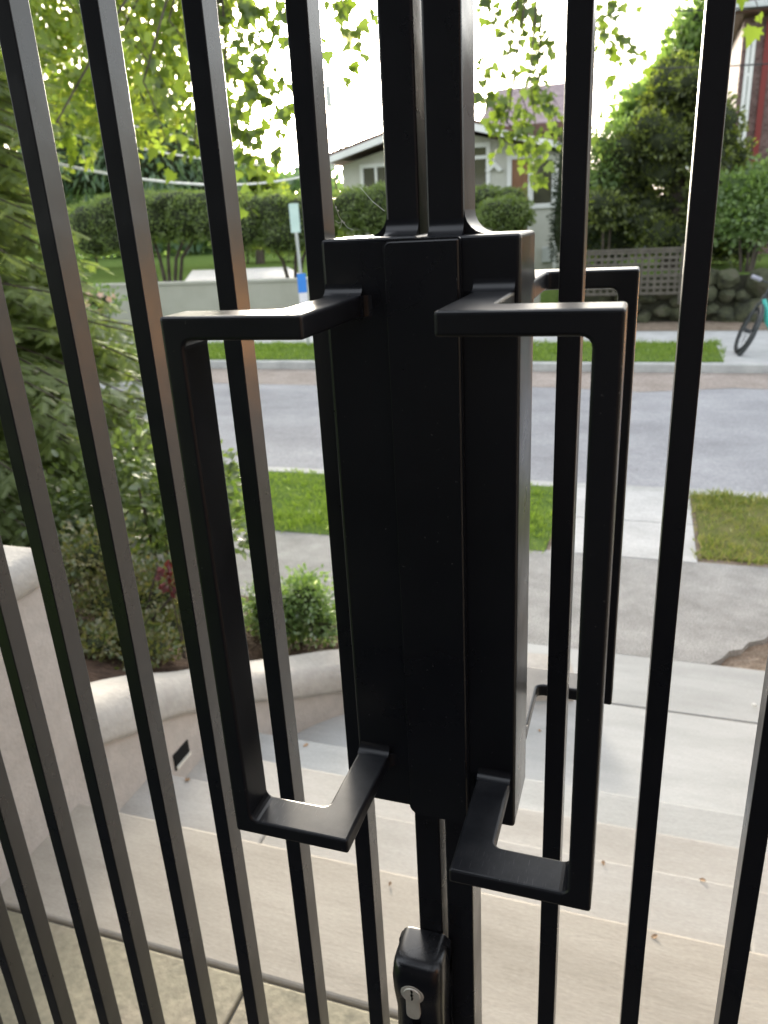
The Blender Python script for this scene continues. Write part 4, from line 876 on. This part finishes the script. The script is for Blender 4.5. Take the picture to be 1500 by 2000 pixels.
# parked share bicycle: front wheel turned edge on, frame running out of the picture to the right
def bicycle():
    g = at(1437, 691, 11.8); root = empty('bicycle', (g.x, g.y, Z1)); tag(root, 'black and teal step through bicycle parked on the far pavement', 'bicycle')
    w_ = Vector((.11, -.994, 0)); u = (Vector((math.sin(R(21)), 0, math.cos(R(21))))).normalized(); u = (u-w_*u.dot(w_)).normalized(); n_ = w_.cross(u).normalized()
    def ring(c, a, b, r, t, k=30): return [c+(a*math.cos(q)+b*math.sin(q))*r for q in np.linspace(0, 2*math.pi, k)]
    def wheel(c, a, b, r, name='wheel'):
        nn = a.cross(b).normalized()
        bm = bmesh.new(); tube(bm, ring(c, a, b, r-.025, 0), .027, 8, False); wh = from_bm('wheel', bm, M['rubber'], root, True)
        bm = bmesh.new(); tube(bm, ring(c, a, b, r-.062, 0), .014, 6, False)
        for q in np.linspace(0, 2*math.pi, 15)[:-1]: tube(bm, [c+nn*.025*(1 if int(q*10) % 2 else -1), c+(a*math.cos(q)+b*math.sin(q))*(r-.06)], .002, 4, False)
        tube(bm, [c-nn*.045, c+nn*.045], .03, 10); from_bm('rim', bm, M['scootblack'], wh, True)
    c = u*.34; wheel(c, u, w_, .34)
    bm = bmesh.new()
    for sg_ in (-1, 1): tube(bm, [c+n_*.055*sg_, c+n_*.055*sg_+u*.24, c+u*.40+n_*.035*sg_], .017, 8)
    from_bm('fork', bm, M['scootblack'], root, True)
    bm = bmesh.new(); tube(bm, ring(c, u, w_, .385, 0)[1:13], .03, 6); from_bm('mudguard', bm, M['scootblack'], root, True)
    bm = bmesh.new(); tube(bm, [u*.72, u*.86], .036, 10); tube(bm, [u*.84, u*1.03], .021, 8); from_bm('stem', bm, M['scootblack'], root, True)
    bm = bmesh.new(); tube(bm, [u*1.0-n_*.27+u*.03, u*1.02-n_*.12, u*1.02+n_*.12, u*1.0+n_*.27+u*.03], .014, 8); hb = from_bm('handlebar', bm, M['scootblack'], root, True)
    for sg_ in (-1, 1):
        bm = bmesh.new(); tube(bm, [u*1.025+n_*.15*sg_, u*1.03+n_*.29*sg_], .030, 8); from_bm('grip', bm, M['grip'], hb, True)
    bm = bmesh.new(); tube(bm, [u*.80, Vector((.33, .0, .62)), Vector((.365, .02, .44)), Vector((.43, .03, .34)), Vector((.53, .03, .305)), Vector((.80, .03, .30)), Vector((.88, .03, .42)), Vector((.93, .03, .72))], .038, 10)
    tube(bm, [Vector((.82, .06, .32)), Vector((1.25, .09, .33))], .018, 8); from_bm('frame', bm, M['teal'], root, True)
    wheel(Vector((1.25, .05, .33)), Vector((1, 0, 0)), Vector((0, .12, .993)), .33)
    bm = bmesh.new(); tube(bm, [Vector((.93, .03, .72)), Vector((.95, .03, .86))], .016, 8); from_bm('seat_post', bm, M['galv'], root, True)
    bm = bmesh.new(); bmesh.ops.create_icosphere(bm, subdivisions=3, radius=1)
    for v in bm.verts: v.co = Vector((.96+v.co.x*.14, .03+v.co.y*(.05+.04*max(0, v.co.x)), .88+v.co.z*.04))
    from_bm('saddle', bm, M['rubber'], root, True)
    bm = bmesh.new(); tube(bm, [Vector((.80, -.06, .30)), Vector((.80, -.06, .14)), Vector((.80, -.14, .14))], .012, 6); from_bm('pedal', bm, M['scootblack'], root, True)
bicycle()
# boulder wall, grey wall, lattice fence
def boulder_wall():
    x0, x1, y = -0.9, 12, 15.0
    root = empty('boulder_wall', (x0, y, Z1)); tag(root, 'mossy boulder retaining wall below the lattice and lawn', 'wall')
    bm = bmesh.new(); spots = []
    for k in range(2600):      # rough dry stacking: throw stones of mixed size, keep those that find room
        r_ = rng.choice([.36, .28, .21, .14], p=[.2, .3, .3, .2])
        x, z = rng.uniform(-.2, x1-x0), rng.uniform(.06, .82)
        if z-r_*.7 < -.12 or z+r_*.6 > .95: continue
        if all(((x-a)/1.25)**2+(z-b)**2 > ((r_+c)*.66)**2 for a, b, c in spots): spots.append((x, z, r_))
    for x, z, r_ in spots:
        s0 = rng.uniform(0, 90); asp = rng.uniform(1.05, 1.55); tl = rng.uniform(-.5, .5)
        res = bmesh.ops.create_icosphere(bm, subdivisions=3, radius=1)
        cuts = rnd_unit(7)
        for v in res['verts']:
            c = v.co.copy()
            k = min([1.0]+[ .74/max(1e-3, float(np.dot(c, q))) for q in cuts if np.dot(c, q) > .74])   # flattened facets
            k *= 1+.13*mnoise.noise(c*1.6+Vector((s0, 0, 0)))+.06*mnoise.noise(c*4.5+Vector((s0, 0, 0)))
            u, w_ = c.x*k*r_*asp, c.z*k*r_
            v.co = Vector((x+u*math.cos(tl)-w_*math.sin(tl)*.6, c.y*k*max(.22, r_*.9)+.20, z+u*math.sin(tl)*.6+w_*math.cos(tl)))
    from_bm('boulders', bm, M['rock'], root, True)
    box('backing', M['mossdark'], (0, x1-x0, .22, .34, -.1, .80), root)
boulder_wall()
a0, a1 = at(280, 540, 16.2), at(1052, 560, 15.6)
gw = empty('grey_wall', (a1.x, a1.y, -0.65)); tag(gw, 'smooth grey green rendered wall under the clipped hedges', 'wall')
bm = bmesh.new(); add_box(bm, -22, 0.2, 0, .2, -.1, .93); from_bm('wall_body', bm, M['concwall'], gw)
bm = bmesh.new(); add_box(bm, -22, 0.22, -.03, .23, .934, 1.0, bev=.01); from_bm('wall_cap', bm, M['concwall'], gw)
def lattice():
    p0, p1 = at(1100, 490, 14.9), at(1338, 478, 14.9)
    root = empty('lattice_fence', (p1.x, p1.y, .0)); tag(root, 'weathered square lattice panel standing on the boulder wall', 'fence')
    W = p1.x-p0.x; h0, h1 = -.08, .70; bm = bmesh.new()
    n = int(W/.115)
    for i in range(n+1):
        x = -W+W*i/n; add_box(bm, x-.022, x+.022, 0, .012, h0, h1)
    for j in range(8):
        z = h0+(h1-h0)*(j+.3)/7.6; add_box(bm, -W, 0, -.0125, -.0005, z-.022, z+.022)
    from_bm('lattice_panel', bm, M['lattice'], root)
    box('top_rail', M['lattice'], (-W, 0, -.03, .03, h1, h1+.035), root)
    for x in (0, -W): box('post', M['lattice'], (x-.045, x+.045, -.045, .045, -.25, h1+.09), root, bev=.005)
lattice()

# ================================================================== HOUSES
def win(parent, x0, x1, z0, z1, y, fw=.10, mull=(), bars=()):
    bm = bmesh.new()
    add_box(bm, x0, x0+fw, y-.06, y+.03, z0, z1); add_box(bm, x1-fw, x1, y-.06, y+.03, z0, z1)
    add_box(bm, x0+fw, x1-fw, y-.06, y+.03, z1-fw, z1); add_box(bm, x0+fw, x1-fw, y-.06, y+.03, z0, z0+fw)
    for m_ in mull: add_box(bm, m_-fw*.35, m_+fw*.35, y-.055, y+.02, z0+fw, z1-fw)
    for b in bars: add_box(bm, x0+fw, x1-fw, y-.05, y+.025, b-fw*.4, b+fw*.4)
    f = from_bm('window', bm, M['white'], parent)
    box('pane', M['glassdark'], (x0+fw*.8, x1-fw*.8, y-.02, y-.01, z0+fw*.8, z1-fw*.8), f)
    return f
def house():
    Y = 22.0
    o = at(864, 410, Y); root = empty('grey_house', (o.x, Y, -0.06)); tag(root, 'single storey grey green house with plum tiled roof and low white gable', 'house')
    P = lambda px, py, yy=Y: (at(px, py, yy).x-o.x, at(px, py, yy).z+0.06)
    lx, lz = P(640, 322); rx, rz = P(1118, 290); kx, kz = P(864, 238)
    wl, _ = P(668, 330); wr, _ = P(1098, 300)
    zat = lambda x: lz+(kz-lz)*(x-lx)/(kx-lx) if x < kx else kz+(rz-kz)*(x-kx)/(rx-kx)
    bm = bmesh.new(); prism(bm, [(wl, -.2), (wr, -.2), (wr, zat(wr)-.16), (kx, kz-.16), (wl, zat(wl)-.16)], 0, 5.5); from_bm('wall', bm, M['housewall'], root)
    bm = bmesh.new(); prism(bm, [(lx, lz), (kx, kz), (rx, rz), (rx, rz+.14), (kx, kz+.16), (lx, lz+.14)], -.75, 5.6); rf = from_bm('roof', bm, M['rtile'], root)
    bm = bmesh.new(); t = .24; prism(bm, [(lx, lz-.10), (kx, kz-.08), (rx, rz-.10), (rx, rz+.06), (kx, kz+.10), (lx, lz+.06)], -.80, -.753); from_bm('fascia', bm, M['white'], rf)
    bm = bmesh.new(); prism(bm, [(lx, lz+.065), (kx, kz+.105), (rx, rz+.065), (rx, rz+.15), (kx, kz+.18), (lx, lz+.15)], -.79, -.752); from_bm('gutter', bm, M['fascia_brown'], rf)
    # main roof behind, ridge parallel to the street
    bx0, bz0 = P(920, 262, 24.2); bx1, _ = P(1112, 262, 24.2); _, tz = P(1000, 172, 28.0)
    bm = bmesh.new(); ez = bz0+.10; prism(bm, [(2.2, ez), (6.0, tz), (9.8, ez), (9.8, ez-.12), (2.2, ez-.12)], kx+.4, bx1, 'x'); mr_ = from_bm('roof', bm, M['rtile'], root)
    bm = bmesh.new(); add_box(bm, kx+.4, bx1, 2.12, 2.196, ez-.22, ez+.02); from_bm('gutter', bm, M['fascia_brown'], mr_)
    bm = bmesh.new(); add_box(bm, kx+.5, bx1-.4, 5.502, 9.0, -.2, ez-.125); from_bm('wall', bm, M['housewall'], root)
    # openings
    x0, zt = P(703, 322); x1, zb = P(752, 372); win(root, x0, x1+.25, zb-.2, zt, 0, .10, mull=((x0+x1)/2+.12,))
    x0, zt = P(905, 282); x1, zb = P(958, 385); win(root, x0-.35, x1, zb-.2, zt, 0, .11, bars=(P(930, 308)[1],))
    x0, zt = P(1000, 312); x1, zb = P(1031, 400)
    bm = bmesh.new(); add_box(bm, x0-.12, x0-.002, -.05, .03, -.1, zt+.1); add_box(bm, x1+.002, x1+.06, -.05, .03, -.1, zt+.1); add_box(bm, x0, x1, -.05, .03, zt+.002, zt+.1); from_bm('door_frame', bm, M['white'], root)
    dr = box('door', M['door'], (x0, x1, -.02, .02, -.1, zt), root)
    box('door_panel', M['door'], (x0+.09, x1-.09, -.033, -.0205, .25, zt-.25), dr, bev=.006)
    x0, zt = P(1034, 305); x1, zb = P(1086, 405); win(root, x0, x1, zb, zt, 0, .12)
    x, z = P(966, 325)
    bm = bmesh.new(); prism(bm, [(x-.24, z-.10), (x, z+.16), (x+.24, z-.10), (x+.13, z-.14), (x, z-.02), (x-.13, z-.14)], -.12, -.002); from_bm('porch_light', bm, M['white'], root)
    x, z = P(1068, 497); bm = bmesh.new(); add_box(bm, x-.12, x+.12, -.16, -.002, z-.2, z+.2, bev=.02); from_bm('meter_box', bm, M['galv'], root)
    x, z = P(1020, 420); box('downpipe', M['white'], (wr-.16, wr-.08, -.09, -.01, -.1, zat(wr)-.2), root)
house()
def brick_house():
    Y = 21.0; o = at(1428, 300, Y); root = empty('brick_house', (o.x, Y, .2)); tag(root, 'dark brick house at the right edge with tall white framed window', 'house')
    P = lambda px, py: (at(px, py, Y).x-o.x, at(px, py, Y).z-.2)
    _, zt = P(1450, 35); W = 9.0
    box('wall', M['brick'], (0, W, 0, 8, -.3, zt), root)
    box('roof', M['fascia_brown'], (-.5, W+.5, -.5, 8.5, zt+.004, zt+.35), root, bev=.03)
    box('gutter', M['galv'], (-.5, W+.5, -.6, -.505, zt+.06, zt+.2), root)
    x0, za = P(1446, 300); x1, zb = P(1466, 70)
    win(root, x0, x1+.02, za, zb, 0, .08, bars=(za+(zb-za)*.36, za+(zb-za)*.68))
    x, _ = P(1486, 200); box('downpipe', M['redtrim'], (x-.06, x+.06, -.10, -.003, -.2, zt-.1), root)
    x0, _ = P(1512, 200); win(root, x0, x0+1.2, za+.4, zb-1.2, 0, .1, mull=(x0+.6,))
brick_house()

# ================================================================== WIRES AND POLE
def cable(label, a, b, r, m, sag=.25, group='overhead cables at upper left'):
    A_, B_ = Vector(a), Vector(b); bm = bmesh.new()
    tube(bm, [A_+(B_-A_)*t-Vector((0, 0, sag*4*t*(1-t))) for t in np.linspace(0, 1, 16)], r, 7)
    tag(from_bm('overhead_cable', bm, m, None, True), label, 'cable', group)
cable('uppermost of three pale cables crossing the trees at upper left', at(-90, 150, 9), at(655, 322, 21.2), .014, M['cable'], .15)
cable('middle of three pale cables crossing the trees at upper left', at(-90, 205, 9), at(652, 325, 21.2), .017, M['cable'], .26)
cable('lowest and thickest of three pale cables above the clipped hedge', at(-90, 268, 9), at(650, 328, 21.2), .024, M['cable'], .52)
cable('thin dark wire in front of the brick house', at(1150, 132, 16), at(1600, 117, 16), .012, M['wire'], .05, 'thin wires at upper right')
cable('thin dark wire at the upper right corner of the sky', at(1180, 22, 16), at(1600, 3, 16), .012, M['wire'], .05, 'thin wires at upper right')
pb = at(652, 300, 38); pole = empty('utility_pole', (pb.x, pb.y, -.1)); tag(pole, 'thin distant pole rising beside the left gable', 'pole')
bm = bmesh.new(); tube(bm, [(0, 0, -.3), (0, 0, 8.0)], [.055, .04], 8); from_bm('shaft', bm, M['bark'], pole, True)
box('transformer', M['galv'], (-.12, .12, -.32, -.05, 6.6, 7.5), pole, bev=.03)

# ================================================================== LITTER ON THE STEPS
def litter(px, py, Yg, z, s, label, seed):
    s *= .6; d = (at(px, py, 1.0)-CAM); p = CAM + d*((z-CAM.z)/d.z)
    bm = bmesh.new(); n = 7; rows = []
    for i in range(n):
        t = i/(n-1); wd = s*.36*math.sin(math.pi*(.08+.88*t))
        rows.append([bm.verts.new((k*wd, s*(t-.5), max(.0006, .0012+.0035*abs(k)*(1 if seed % 2 else .5)+.0015*math.sin(4*t+seed)))) for k in (-1, -.4, 0, .4, 1)])
    for a, b in zip(rows, rows[1:]):
        for k in range(4): bm.faces.new((a[k], a[k+1], b[k+1], b[k]))
    o = from_bm('fallen_leaf', bm, M['dryleaf'], None, True); o.location = p; o.rotation_euler = (0, 0, seed*1.3)
    tag(o, label, 'leaf', 'dry leaves fallen on the steps')
litter(366, 1524, 0, -.15, .035, 'dry leaf lying against the foot of the curved wall on the second step', 1)
litter(597, 1456, 0, -.45, .04, 'dry leaf on the step edge seen just left of the strike box', 2)
litter(1054, 1428, 0, -.60, .028, 'reddish dry leaf on the grey path seen right of the strike box', 3)
litter(1278, 1830, 0, 0, .024, 'curled dry leaf near the front edge of the warm top step', 4)
litter(1178, 1687, 0, -.15, .022, 'dry leaf on the second step seen beside the right pull handle', 5)
litter(1372, 1720, 0, -.15, .026, 'dry leaf scrap on the second step near the right end', 6)
litter(762, 1728, 0, 0, .016, 'tiny dry leaf on the top step seen left of the lock', 7)
